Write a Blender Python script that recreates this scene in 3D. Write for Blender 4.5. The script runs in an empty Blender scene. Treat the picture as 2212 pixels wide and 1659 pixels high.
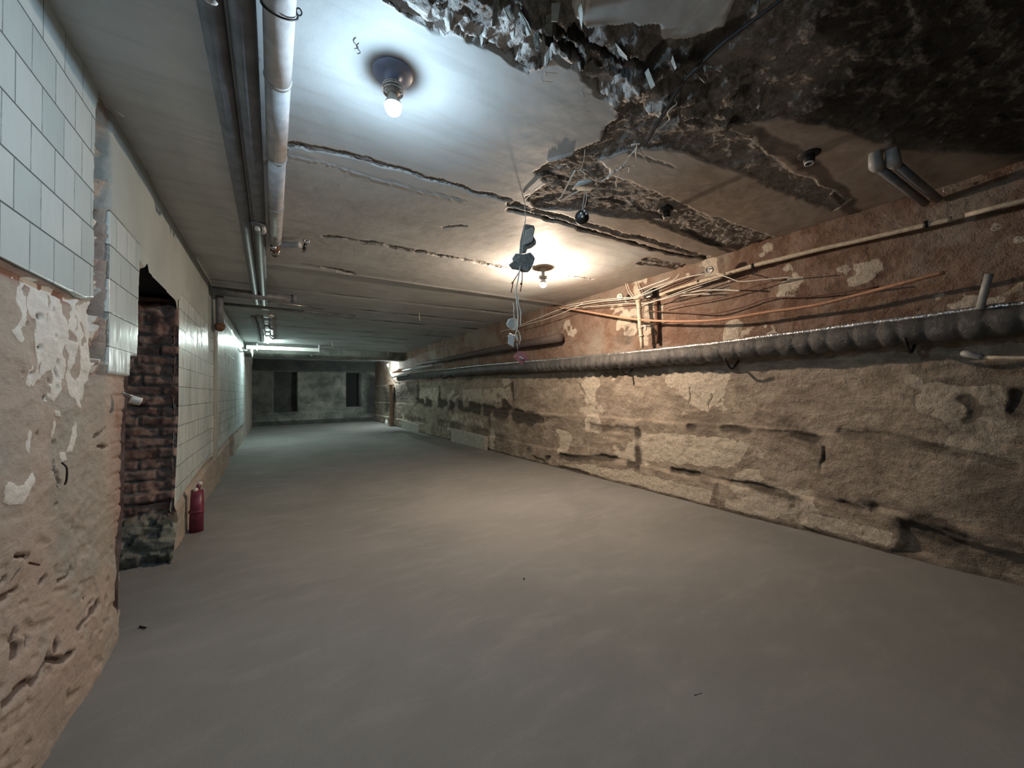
import bpy, math, random
import numpy as np
from mathutils import Vector, Matrix

S = bpy.context.scene
COL = S.collection
random.seed(4)

# ------------------------------------------------------------------ camera
F, CX, CY, EYE = 831.0, 1106.0, 829.5, 1.15
def unit(v): return v / np.linalg.norm(v)
_a = unit(np.array([590 - CX, -(853 - CY), -F]))             # along the room
_b = np.array([2456 - CX, -(829 - CY), -F]); _b = unit(_b - _b.dot(_a) * _a)   # across the room
_c = np.cross(_b, _a)                                        # up
ROT = np.array([_b, _a, _c])
cam_data = bpy.data.cameras.new('camera')
cam_data.sensor_width = 36.0
cam_data.lens = F / 2212 * 36
cam_data.clip_start = 0.02
cam = bpy.data.objects.new('camera', cam_data)
COL.objects.link(cam)
M4 = Matrix([list(ROT[i]) + [0] for i in range(3)] + [[0, 0, 0, 1]])
M4.translation = Vector((0, 0, EYE))
cam.matrix_world = M4
S.camera = cam

# ------------------------------------------------------------------ world, exposure
world = bpy.data.worlds.new('world'); S.world = world
world.use_nodes = True
world.node_tree.nodes['Background'].inputs[0].default_value = (0.5, 0.55, 0.6, 1)
world.node_tree.nodes['Background'].inputs[1].default_value = 0.0
S.view_settings.view_transform = 'Standard'
S.view_settings.look = 'None'
S.view_settings.gamma = 1
S.view_settings.use_curve_mapping = False
S.view_settings.exposure = 0.0
S.cycles.use_denoising = True
S.cycles.use_adaptive_sampling = True
S.cycles.adaptive_threshold = 0.05
S.cycles.adaptive_min_samples = 12
S.cycles.max_bounces = 5
S.cycles.diffuse_bounces = 4
S.cycles.glossy_bounces = 2
S.cycles.sample_clamp_indirect = 4.0
S.cycles.caustics_reflective = False
S.cycles.caustics_refractive = False

# strength of the four burning bulbs (they are the only light in the cellar)
POWER_NEAR, POWER_WARM, POWER_LEFT, POWER_RIGHT = 840, 4400, 2950, 3650

# ------------------------------------------------------------------ geometry helpers
XL, XR, ZC, YF = -0.63, 3.70, 2.45, 17.0
EYEV = np.array([0, 0, EYE])
def ray(px, py): return ROT @ np.array([px - CX, -(py - CY), -F])
def on_x(px, py, X): r = ray(px, py); return EYEV + r * (X / r[0])
def on_y(px, py, Y): r = ray(px, py); return EYEV + r * (Y / r[1])
def on_z(px, py, Z): r = ray(px, py); return EYEV + r * ((Z - EYE) / r[2])

def hsh(ix, iy, seed):
    n = (ix.astype(np.int64) * 374761393 + iy.astype(np.int64) * 668265263 + seed * 1442695041) & 0xffffffff
    n = ((n ^ (n >> 13)) * 1274126177) & 0xffffffff
    n = n ^ (n >> 16)
    return (n & 0xffff) / 65535.0
def vn(x, y, seed=0):
    ix = np.floor(x); iy = np.floor(y); fx = x - ix; fy = y - iy
    fx = fx * fx * (3 - 2 * fx); fy = fy * fy * (3 - 2 * fy)
    a = hsh(ix, iy, seed); b = hsh(ix + 1, iy, seed); c = hsh(ix, iy + 1, seed); d = hsh(ix + 1, iy + 1, seed)
    return (a * (1 - fx) + b * fx) * (1 - fy) + (c * (1 - fx) + d * fx) * fy
def fbm(x, y, seed=0, octv=4):
    s = 0; amp = 0.5; t = 0
    for k in range(octv):
        s = s + vn(x * 2 ** k, y * 2 ** k, seed + k * 17) * amp; t += amp; amp *= 0.5
    return s / t * 2 - 1                                  # -1..1
def worley(x, y, seed=0):
    ix = np.floor(x); iy = np.floor(y)
    best = np.full(x.shape, 9.0); sec = np.full(x.shape, 9.0); cid = np.zeros(x.shape); gx = np.zeros(x.shape); gy = np.zeros(x.shape)
    for dx in (-1, 0, 1):
        for dy in (-1, 0, 1):
            jx = ix + dx; jy = iy + dy
            px = jx + hsh(jx, jy, seed); py = jy + hsh(jx, jy, seed + 5)
            d = np.hypot(px - x, py - y)
            m = d < best
            sec = np.where(m, best, np.minimum(sec, d))
            cid = np.where(m, hsh(jx, jy, seed + 9), cid)
            gx = np.where(m, x - px, gx); gy = np.where(m, y - py, gy)
            best = np.where(m, d, best)
    return best, sec - best, cid, gx, gy
def sstep(a, b, x):
    t = np.clip((x - a) / (b - a), 0, 1); return t * t * (3 - 2 * t)
def segdist(x, y, pts):
    d = np.full(x.shape, 9.0)
    for (ax, ay), (bx, by) in zip(pts[:-1], pts[1:]):
        ex, ey = bx - ax, by - ay; L = ex * ex + ey * ey + 1e-12
        t = np.clip(((x - ax) * ex + (y - ay) * ey) / L, 0, 1)
        d = np.minimum(d, np.hypot(x - ax - t * ex, y - ay - t * ey))
    return d
def polysd(x, y, poly):
    """signed distance, positive inside"""
    P = list(poly) + [poly[0]]
    inside = np.zeros(x.shape, bool)
    for (ax, ay), (bx, by) in zip(P[:-1], P[1:]):
        c = ((ay > y) != (by > y)) & (x < (bx - ax) * (y - ay) / ((by - ay) + 1e-12) + ax)
        inside ^= c
    d = segdist(x, y, P)
    return np.where(inside, d, -d)
def bulge(f, x, y, pts, reach):
    """evaluate f only near pts, else return None mask"""
    pts = np.array(pts)
    m = (x > pts[:, 0].min() - reach) & (x < pts[:, 0].max() + reach) & (y > pts[:, 1].min() - reach) & (y < pts[:, 1].max() + reach)
    return m
def stroke(x, y, pts, w):
    """0..1 profile along a polyline of half width w (metres)"""
    out = np.zeros(x.shape); m = bulge(None, x, y, pts, w * 1.6)
    if m.any(): out[m] = 1 - sstep(0.35, 1.0, segdist(x[m], y[m], pts) / w)
    return out
def region(x, y, poly, soft):
    out = np.zeros(x.shape); m = bulge(None, x, y, poly, soft * 2)
    if m.any(): out[m] = np.clip(polysd(x[m], y[m], poly) / (2 * soft) + 0.5, 0, 1)
    return out

def steps(a, b, s0, grow=0.0, ref=0.0):
    v = [a]
    while v[-1] < b:
        v.append(v[-1] + s0 + max(0, v[-1] - ref) * grow)
    v[-1] = b
    return np.array(v)

def grid_object(name, U, V, pos, attrs, mats, keep=None, flip=False, matidx=None):
    nu, nv = U.shape
    co = np.stack(pos, -1).reshape(-1, 3).astype(np.float32)
    idx = np.arange(nu * nv).reshape(nu, nv)
    q = np.stack([idx[:-1, :-1], idx[1:, :-1], idx[1:, 1:], idx[:-1, 1:]], -1)
    if flip: q = q[..., ::-1]
    if keep is not None: q = q[keep]
    q = q.reshape(-1, 4)
    me = bpy.data.meshes.new(name)
    me.vertices.add(len(co)); me.vertices.foreach_set('co', co.ravel())
    me.loops.add(q.size); me.loops.foreach_set('vertex_index', q.astype(np.int32).ravel())
    me.polygons.add(len(q)); me.polygons.foreach_set('loop_start', np.arange(0, q.size, 4, dtype=np.int32))
    me.polygons.foreach_set('use_smooth', np.ones(len(q), bool))
    me.update(calc_edges=True)
    for k, a in attrs.items():
        at = me.attributes.new(k, 'FLOAT', 'POINT'); at.data.foreach_set('value', a.reshape(-1).astype(np.float32))
    for m in mats: me.materials.append(m)
    me.validate()
    o = bpy.data.objects.new(name, me); COL.objects.link(o)
    return o

# ------------------------------------------------------------------ material helpers
class NT:
    def __init__(self, name):
        self.m = bpy.data.materials.new(name); self.m.use_nodes = True
        self.t = self.m.node_tree; self.b = self.t.nodes['Principled BSDF']
    def n(self, typ, **kw):
        nd = self.t.nodes.new(typ)
        for k, v in kw.items():
            if isinstance(k, str) and hasattr(nd, k): setattr(nd, k, v)
        return nd
    def link(self, a, b): self.t.links.new(a, b)
    def setin(self, sock, v):
        if isinstance(v, bpy.types.NodeSocket): self.link(v, sock)
        elif isinstance(v, (tuple, list)) and len(v) == 3 and sock.type == 'RGBA': sock.default_value = (*v, 1)
        else: sock.default_value = v
    def coord(self, scale=(1, 1, 1)):
        tc = self.n('ShaderNodeTexCoord'); mp = self.n('ShaderNodeMapping')
        mp.inputs['Scale'].default_value = scale
        self.link(tc.outputs['Object'], mp.inputs['Vector']); return mp.outputs[0]
    def noise(self, scale, detail=6, rough=0.6, dist=0.0, stretch=(1, 1, 1)):
        n = self.n('ShaderNodeTexNoise'); self.link(self.coord(stretch), n.inputs['Vector'])
        n.inputs['Scale'].default_value = scale; n.inputs['Detail'].default_value = detail
        n.inputs['Roughness'].default_value = rough; n.inputs['Distortion'].default_value = dist
        return n.outputs['Fac']
    def voro(self, scale, feature='F1', out='Distance', stretch=(1, 1, 1)):
        n = self.n('ShaderNodeTexVoronoi'); n.feature = feature; self.link(self.coord(stretch), n.inputs['Vector'])
        n.inputs['Scale'].default_value = scale; return n.outputs[out]
    def attr(self, name):
        n = self.n('ShaderNodeAttribute'); n.attribute_name = name; return n.outputs['Fac']
    def math(self, op, a, b=0.5, c=0.5):
        n = self.n('ShaderNodeMath'); n.operation = op
        for i, v in enumerate((a, b, c)): self.setin(n.inputs[i], v)
        return n.outputs[0]
    def rng(self, v, a, b, c=0.0, d=1.0):
        n = self.n('ShaderNodeMapRange'); n.interpolation_type = 'SMOOTHSTEP'
        for i, w in enumerate((v, a, b, c, d)): self.setin(n.inputs[i], w)
        return n.outputs[0]
    def mix(self, f, a, b, mode='MIX'):
        n = self.n('ShaderNodeMix'); n.data_type = 'RGBA'; n.blend_type = mode
        self.setin(n.inputs[0], f); self.setin(n.inputs[6], a); self.setin(n.inputs[7], b)
        return n.outputs[2]
    def grey(self, v):
        n = self.n('ShaderNodeCombineColor')
        for i in range(3): self.link(v, n.inputs[i])
        return n.outputs[0]
    def bump(self, h, strength=0.5, dist=0.01, prev=None):
        n = self.n('ShaderNodeBump'); n.inputs['Strength'].default_value = strength; n.inputs['Distance'].default_value = dist
        self.link(h, n.inputs['Height'])
        if prev is not None: self.link(prev, n.inputs['Normal'])
        return n.outputs[0]
    def out(self, color=None, rough=None, normal=None, metal=None, spec=None):
        if color is not None: self.setin(self.b.inputs['Base Color'], color)
        if rough is not None: self.setin(self.b.inputs['Roughness'], rough)
        if metal is not None: self.setin(self.b.inputs['Metallic'], metal)
        if spec is not None: self.setin(self.b.inputs['Specular IOR Level'], spec)
        if normal is not None: self.link(normal, self.b.inputs['Normal'])
        return self.m

def simple(name, col, rough=0.6, metal=0.0, var=0.25, scale=30, bump=0.3, bd=0.002, spec=0.5):
    t = NT(name)
    n = t.noise(scale, 5, 0.6)
    c = t.mix(t.rng(n, 0.3, 0.7), tuple(v * (1 - var) for v in col), tuple(min(1, v * (1 + var)) for v in col))
    return t.out(c, rough, t.bump(n, bump, bd), metal, spec)
def glow(name, col, strength):
    t = NT(name)
    t.b.inputs['Base Color'].default_value = (0.8, 0.8, 0.8, 1)
    t.b.inputs['Emission Color'].default_value = (*col, 1)
    t.b.inputs['Emission Strength'].default_value = strength
    return t.m

# ---- ceiling: painted plaster / exposed rubble / dark tone
def mat_ceiling():
    t = NT('ceiling plaster')
    fine = t.noise(22, 5, 0.65); big = t.noise(1.3, 4, 0.55, 0.6); streak = t.noise(3, 6, 0.6, 0.4, (0.5, 4.5, 1))
    gr = t.noise(90, 3, 0.7); mid = t.noise(7, 6, 0.7, 1.0)
    edge = t.math('MULTIPLY_ADD', t.math('SUBTRACT', mid, 0.5), 0.28, t.attr('peel'))
    edge = t.math('MULTIPLY_ADD', t.math('SUBTRACT', fine, 0.5), 0.16, edge)
    peel = t.rng(edge, 0.47, 0.53)
    plaster = t.mix(t.rng(big, 0.3, 0.7), (0.51, 0.53, 0.53), (0.61, 0.63, 0.63))
    plaster = t.mix(t.math('MULTIPLY', t.rng(streak, 0.45, 0.72), 0.30), plaster, (0.33, 0.32, 0.31))
    rough_c = t.mix(t.rng(mid, 0.32, 0.68), (0.14, 0.135, 0.128), (0.34, 0.325, 0.31))
    rough_c = t.mix(t.rng(gr, 0.5, 0.75), rough_c, (0.44, 0.42, 0.40))
    lime = t.rng(t.math('MULTIPLY_ADD', t.math('SUBTRACT', gr, 0.5), 0.7, t.attr('lime')), 0.5, 0.62)
    rough_c = t.mix(lime, rough_c, (0.60, 0.58, 0.56))
    c = t.mix(peel, plaster, rough_c)
    brown = t.math('MULTIPLY', t.attr('brown'), t.rng(big, 0.2, 0.6, 0.75, 1.0))
    brown = t.math('MULTIPLY', brown, t.math('MULTIPLY_ADD', peel, -0.75, 1.0))
    c = t.mix(brown, c, t.mix(t.rng(mid, 0.3, 0.7), (0.33, 0.285, 0.245), (0.43, 0.38, 0.335)))
    dark_tone = t.math('MULTIPLY_ADD', t.math('SUBTRACT', mid, 0.5), 0.5, t.attr('dark_tone'))
    dark_tone = t.rng(dark_tone, 0.25, 0.75)
    c = t.mix(t.math('MULTIPLY', dark_tone, 0.9), c, (0.018, 0.018, 0.017))
    rg = t.math('MULTIPLY_ADD', peel, 0.25, 0.62)
    h = t.math('MULTIPLY_ADD', t.math('MULTIPLY', gr, peel), 1.6, t.math('MULTIPLY', fine, 0.35))
    h2 = t.math('MULTIPLY', t.voro(38, 'F1'), peel)
    nb = t.bump(h, 0.55, 0.006); nb = t.bump(h2, 0.5, 0.012, nb)
    nb = t.bump(peel, 0.4, -0.004, nb)
    return t.out(c, rg, nb, spec=0.35)

# ---- right wall: foundation concrete
def mat_right():
    t = NT('foundation concrete')
    fine = t.noise(28, 5, 0.68); big = t.noise(1.1, 5, 0.6, 0.5); lay = t.noise(3.4, 7, 0.78, 0.5, (1, 0.9, 2.0)); gr = t.noise(110, 3, 0.7); mid = t.noise(6, 7, 0.7, 0.6)
    low = t.mix(t.rng(lay, 0.35, 0.68), (0.245, 0.20, 0.16), (0.48, 0.41, 0.33))
    low = t.mix(t.math('MULTIPLY', t.rng(mid, 0.5, 0.66), 0.6), low, (0.50, 0.44, 0.35))
    low = t.mix(t.math('MULTIPLY', t.rng(big, 0.50, 0.68), 0.55), low, (0.15, 0.12, 0.095))
    up = t.mix(t.rng(mid, 0.35, 0.65), (0.20, 0.12, 0.085), (0.31, 0.22, 0.17))
    up = t.mix(t.rng(big, 0.46, 0.62), up, (0.32, 0.27, 0.225))
    c = t.mix(t.attr('upper'), low, up)
    pale = t.rng(t.math('MULTIPLY_ADD', t.math('SUBTRACT', mid, 0.5), 0.7, t.attr('pale')), 0.47, 0.55)
    c = t.mix(pale, c, t.mix(t.rng(fine, 0.3, 0.7), (0.50, 0.435, 0.345), (0.68, 0.61, 0.51)))
    dk = t.rng(t.math('MULTIPLY_ADD', t.math('SUBTRACT', mid, 0.5), 0.9, t.attr('stain_dark')), 0.3, 0.85)
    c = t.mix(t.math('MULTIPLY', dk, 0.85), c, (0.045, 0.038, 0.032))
    pit = t.rng(t.noise(16, 5, 0.7, 0, (1, 0.6, 1.6)), 0.64, 0.72)
    c = t.mix(t.math('MULTIPLY', pit, 0.6), c, (0.07, 0.055, 0.045))
    c = t.mix(t.rng(gr, 0.4, 0.7, 0, 0.25), c, (0.10, 0.085, 0.07))
    h = t.math('MULTIPLY_ADD', lay, 0.9, t.math('MULTIPLY_ADD', gr, 0.35, fine))
    nb = t.bump(h, 0.8, 0.02); nb = t.bump(pit, 0.6, -0.012, nb); nb = t.bump(pale, 0.5, 0.006, nb)
    return t.out(c, 0.85, nb, spec=0.25)

# ---- left wall
def mat_left():
    t = NT('tiled and plastered wall')
    tc = t.n('ShaderNodeTexCoord'); sp = t.n('ShaderNodeSeparateXYZ'); t.link(tc.outputs['Object'], sp.inputs[0])
    cb = t.n('ShaderNodeCombineXYZ')
    t.link(t.math('ADD', sp.outputs[1], 0.0), cb.inputs[0]); t.link(t.math('SUBTRACT', sp.outputs[2], 1.533), cb.inputs[1])
    br = t.n('ShaderNodeTexBrick'); t.link(cb.outputs[0], br.inputs['Vector'])
    for k, v in (('Scale', 1.0), ('Mortar Size', 0.0032), ('Mortar Smooth', 0.15), ('Brick Width', 0.152), ('Row Height', 0.1545), ('Bias', 0.0)): br.inputs[k].default_value = v
    br.offset = 0.42
    br.inputs['Color1'].default_value = (0.0, 0.0, 0.0, 1); br.inputs['Color2'].default_value = (1, 1, 1, 1)
    grout = br.outputs['Fac']
    fr = t.math('FRACT', t.math('DIVIDE', t.math('SUBTRACT', sp.outputs[2], 1.533), 0.1545))
    hor = t.rng(t.math('ABSOLUTE', t.math('SUBTRACT', fr, 0.5)), 0.478, 0.488, 0, 1)
    fine = t.noise(26, 5, 0.65); big = t.noise(1.4, 4, 0.55, 0.5); mid = t.noise(8, 6, 0.7, 0.8); gr = t.noise(80, 3, 0.7); lay = t.noise(7, 6, 0.62, 0.6, (1, 0.8, 3.0))
    tl = t.mix(t.rng(big, 0.3, 0.7), (0.50, 0.585, 0.595), (0.58, 0.655, 0.655))
    bc = t.mix(0.12, tl, br.outputs['Color'], 'OVERLAY')
    gro = t.math('MAXIMUM', t.math('MULTIPLY', grout, t.rng(mid, 0.35, 0.6, 0.25, 0.75)), hor)
    tl = t.mix(gro, bc, (0.13, 0.15, 0.15))
    scum = t.noise(3, 6, 0.65, 0.6, (1, 1.5, 0.7))
    tl = t.mix(t.math('MULTIPLY', t.rng(scum, 0.55, 0.8), 0.12), tl, (0.36, 0.36, 0.33))
    pl = t.mix(t.rng(big, 0.35, 0.65), (0.33, 0.315, 0.275), (0.42, 0.345, 0.295))
    pl = t.mix(t.math('MULTIPLY', t.rng(t.noise(2.6, 5, 0.6, 0.4), 0.54, 0.66), 0.55), pl, (0.30, 0.315, 0.295))
    pl = t.mix(t.math('MULTIPLY', t.rng(lay, 0.5, 0.7), 0.45), pl, (0.47, 0.395, 0.335))
    pl = t.mix(t.math('MULTIPLY', t.rng(mid, 0.56, 0.72), 0.5), pl, (0.22, 0.175, 0.145))
    pits = t.math('MULTIPLY', t.rng(t.noise(19, 4, 0.6, 0.3, (1, 0.55, 1.3)), 0.66, 0.73), t.rng(mid, 0.42, 0.58))
    pl = t.mix(t.math('MULTIPLY', pits, 0.5), pl, (0.10, 0.07, 0.055))
    pl = t.mix(t.rng(gr, 0.45, 0.75, 0, 0.3), pl, (0.22, 0.18, 0.15))
    pt = t.rng(t.math('MULTIPLY_ADD', t.math('SUBTRACT', mid, 0.5), 0.5, t.attr('paint')), 0.49, 0.53)
    skim = t.mix(t.rng(big, 0.3, 0.7), (0.345, 0.385, 0.37), (0.43, 0.475, 0.455))
    c = t.mix(t.attr('skim'), pl, skim)
    bk = t.mix(t.rng(mid, 0.35, 0.65), (0.24, 0.115, 0.085), (0.33, 0.21, 0.165))
    c = t.mix(t.attr('brick'), c, bk)
    c = t.mix(pt, c, t.mix(t.rng(fine, 0.3, 0.7), (0.60, 0.60, 0.565), (0.70, 0.70, 0.665)))
    tile = t.rng(t.math('MULTIPLY_ADD', t.math('SUBTRACT', fine, 0.5), 0.12, t.attr('tile')), 0.47, 0.53)
    c = t.mix(tile, c, tl)
    hole = t.rng(t.math('MULTIPLY_ADD', t.math('SUBTRACT', fine, 0.5), 0.5, t.attr('hole')), 0.35, 0.7)
    c = t.mix(t.math('MULTIPLY', hole, 0.85), c, (0.07, 0.05, 0.04))
    nt = t.math('SUBTRACT', 1.0, tile)
    dr = t.rng(t.noise(6, 5, 0.75, 0.3, (1, 3.2, 0.22)), 0.40, 0.66)
    rg = t.math('MULTIPLY_ADD', nt, 0.4, t.math('MULTIPLY_ADD', t.math('MULTIPLY', dr, t.rng(sp.outputs[1], 2.8, 4.5, 0.12, 1.0)), 0.45, 0.19))
    h = t.math('MULTIPLY', nt, t.math('MULTIPLY_ADD', gr, 0.35, t.math('ADD', t.math('MULTIPLY', fine, 0.7), lay)))
    nb = t.bump(h, 0.6, 0.009)
    nb = t.bump(t.math('MULTIPLY', tile, gro), 0.6, -0.004, nb)
    nb = t.bump(t.math('MULTIPLY', nt, pits), 0.3, -0.006, nb)
    wav = t.noise(7, 3, 0.5, 0, (1, 1.6, 0.6))
    nb = t.bump(t.math('MULTIPLY', tile, wav), 0.28, 0.010, nb)
    fs = t.math('MULTIPLY', tile, t.math('MULTIPLY', t.noise(11, 5, 0.7, 0.2, (1, 2.6, 0.3)), t.rng(sp.outputs[1], 2.8, 4.5, 0.0, 1.0)))
    nb = t.bump(fs, 0.7, 0.03, nb)
    nb = t.bump(pt, 0.5, 0.003, nb)
    return t.out(c, rg, nb, spec=0.35)

def mat_floor():
    t = NT('fresh concrete screed')
    big = t.noise(0.9, 5, 0.55, 0.6); mid = t.noise(5, 6, 0.6, 0.3, (0.6, 1.6, 1)); gr = t.noise(160, 4, 0.6)
    c = t.mix(t.rng(big, 0.3, 0.7), (0.205, 0.207, 0.203), (0.250, 0.250, 0.245))
    c = t.mix(t.math('MULTIPLY', t.rng(mid, 0.48, 0.75), 0.35), c, (0.30, 0.292, 0.28))
    c = t.mix(t.rng(gr, 0.4, 0.7, 0, 0.16), c, (0.10, 0.10, 0.095))
    rg = t.rng(mid, 0.35, 0.7, 0.85, 0.7)
    return t.out(c, rg, t.bump(t.math('MULTIPLY_ADD', gr, 0.2, mid), 0.08, 0.003), spec=0.18)

def mat_brick():
    t = NT('rough brick jamb')
    mid = t.noise(9, 6, 0.7, 0.6); fine = t.noise(50, 6, 0.7)
    c = t.mix(t.rng(mid, 0.35, 0.65), (0.17, 0.10, 0.085), (0.34, 0.25, 0.215))
    mo = t.rng(t.math('MULTIPLY_ADD', t.math('SUBTRACT', mid, 0.5), 0.5, t.attr('mortar')), 0.4, 0.6)
    c = t.mix(mo, c, (0.20, 0.18, 0.16))
    ru = t.attr('rubble')
    c = t.mix(ru, c, t.mix(t.rng(mid, 0.35, 0.65), (0.10, 0.11, 0.095), (0.30, 0.31, 0.27)))
    return t.out(c, 0.9, t.bump(t.math('ADD', mid, fine), 0.6, 0.008), spec=0.2)

def mat_foil():
    t = NT('crumpled foil wrap')
    cr = t.voro(55, 'F1', 'Distance', (1, 1.4, 1)); n = t.noise(40, 6, 0.7, 1.0); big = t.noise(6, 4, 0.6)
    c = t.mix(t.rng(big, 0.3, 0.7), (0.62, 0.61, 0.60), (0.80, 0.79, 0.77))
    rg = t.rng(n, 0.35, 0.7, 0.16, 0.36)
    nb = t.bump(cr, 0.55, 0.006); nb = t.bump(n, 0.5, 0.005, nb)
    return t.out(c, rg, nb, metal=0.9)

def mat_block():
    m = bpy.data.materials.get('cut stone')
    return m or simple('cut stone', (0.40, 0.385, 0.33), 0.85, 0, 0.18, 14, 0.6, 0.006)

MC, MR, ML, MF, MBRICK, MFOIL = mat_ceiling(), mat_right(), mat_left(), mat_floor(), mat_brick(), mat_foil()
def mat_wrap():
    t = NT('grey pipe wrap')
    cr = t.noise(14, 7, 0.7, 1.5); n = t.noise(50, 6, 0.7, 1.0); big = t.noise(5, 4, 0.6)
    c = t.mix(t.rng(big, 0.3, 0.7), (0.075, 0.075, 0.075), (0.125, 0.12, 0.115))
    return t.out(c, t.rng(n, 0.3, 0.7, 0.38, 0.6), t.bump(n, 0.3, 0.004, t.bump(cr, 0.7, 0.015)), metal=0.25)
m_wrap = mat_wrap()
m_pipe = simple('grey insulated pipe', (0.40, 0.40, 0.41), 0.55, 0, 0.18, 18, 0.5, 0.004)
m_stub = simple('dark reddish tube', (0.085, 0.065, 0.062), 0.8, 0, 0.2, 8)
m_dpipe = simple('dark grey pipe', (0.17, 0.18, 0.20), 0.5, 0, 0.25, 12, 0.4, 0.003)
m_iron = simple('black iron', (0.035, 0.033, 0.032), 0.5, 0.3, 0.3, 40)
m_rust = simple('rusty iron', (0.16, 0.085, 0.055), 0.75, 0.1, 0.45, 40)
m_brass = simple('chrome plated fitting', (0.55, 0.53, 0.50), 0.25, 0.9, 0.15, 60)
m_cream = simple('cream painted conduit', (0.55, 0.47, 0.36), 0.5, 0, 0.22, 40)
m_white = simple('white plastic', (0.72, 0.73, 0.70), 0.4, 0, 0.06, 30)
m_wire = simple('pale cable', (0.68, 0.645, 0.575), 0.5, 0, 0.15, 60)
m_orange = simple('dusty orange cable', (0.50, 0.27, 0.17), 0.6, 0, 0.2, 60)
m_black = simple('black cable', (0.02, 0.02, 0.02), 0.6, 0, 0.2, 60)
m_brown = simple('brown cable', (0.13, 0.065, 0.045), 0.6, 0, 0.2, 60)
m_chunk = simple('broken plaster chunk', (0.25, 0.27, 0.26), 0.9, 0, 0.3, 45, 0.9, 0.01)
m_chunkp = simple('pale plaster chunk', (0.50, 0.52, 0.49), 0.9, 0, 0.15, 45, 0.6, 0.004)
m_pink = simple('pink card', (0.62, 0.25, 0.25), 0.7, 0, 0.2, 40)
m_red = simple('dark red paint', (0.16, 0.028, 0.055), 0.4, 0, 0.35, 14)
m_wood = simple('old timber', (0.26, 0.165, 0.11), 0.8, 0, 0.3, 20)
m_dark = simple('near black masonry', (0.025, 0.025, 0.028), 0.9, 0, 0.3, 8)  # near-black colour for the doorway depth and the wall behind the camera
m_rose = simple('flare tinted plate', (0.32, 0.40, 0.60), 0.45, 0, 0.1, 10)  # blue of the lens flare is put into the plate colour
m_rose2 = simple('brown enamel', (0.42, 0.31, 0.23), 0.5, 0, 0.15, 10)
m_porc = simple('porcelain', (0.62, 0.60, 0.56), 0.3, 0, 0.06, 20)
m_pvc = simple('grey plastic pipe', (0.36, 0.36, 0.35), 0.45, 0, 0.08, 20)
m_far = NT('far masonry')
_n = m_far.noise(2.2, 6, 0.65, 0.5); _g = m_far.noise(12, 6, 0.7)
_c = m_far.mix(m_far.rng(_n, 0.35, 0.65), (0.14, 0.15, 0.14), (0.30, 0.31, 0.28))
m_far = m_far.out(m_far.mix(m_far.attr('stain_dark'), _c, (0.03, 0.03, 0.032)), 0.9, m_far.bump(_g, 0.6, 0.02), spec=0.2)

# ------------------------------------------------------------------ object helpers
def new_mesh(name, verts, faces, mat, smooth=True, parent=None):
    me = bpy.data.meshes.new(name); me.from_pydata([tuple(map(float, v)) for v in verts], [], faces); me.update()
    if smooth: me.polygons.foreach_set('use_smooth', [True] * len(me.polygons))
    for m in (mat if isinstance(mat, (list, tuple)) else [mat]): me.materials.append(m)
    o = bpy.data.objects.new(name, me); COL.objects.link(o)
    if parent is not None: o.parent = parent; o.matrix_parent_inverse = parent.matrix_world.inverted() if False else Matrix()
    return o
def tag(o, label, cat, group=None, kind=None):
    o['label'] = label; o['category'] = cat
    if group: o['group'] = group
    if kind: o['kind'] = kind
    return o
def empty(name, loc, label, cat, group=None):
    o = bpy.data.objects.new(name, None); COL.objects.link(o); o.location = tuple(map(float, loc)); o.empty_display_size = 0.05
    return tag(o, label, cat, group)
def struct(o): o['kind'] = 'structure'; return o

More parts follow.
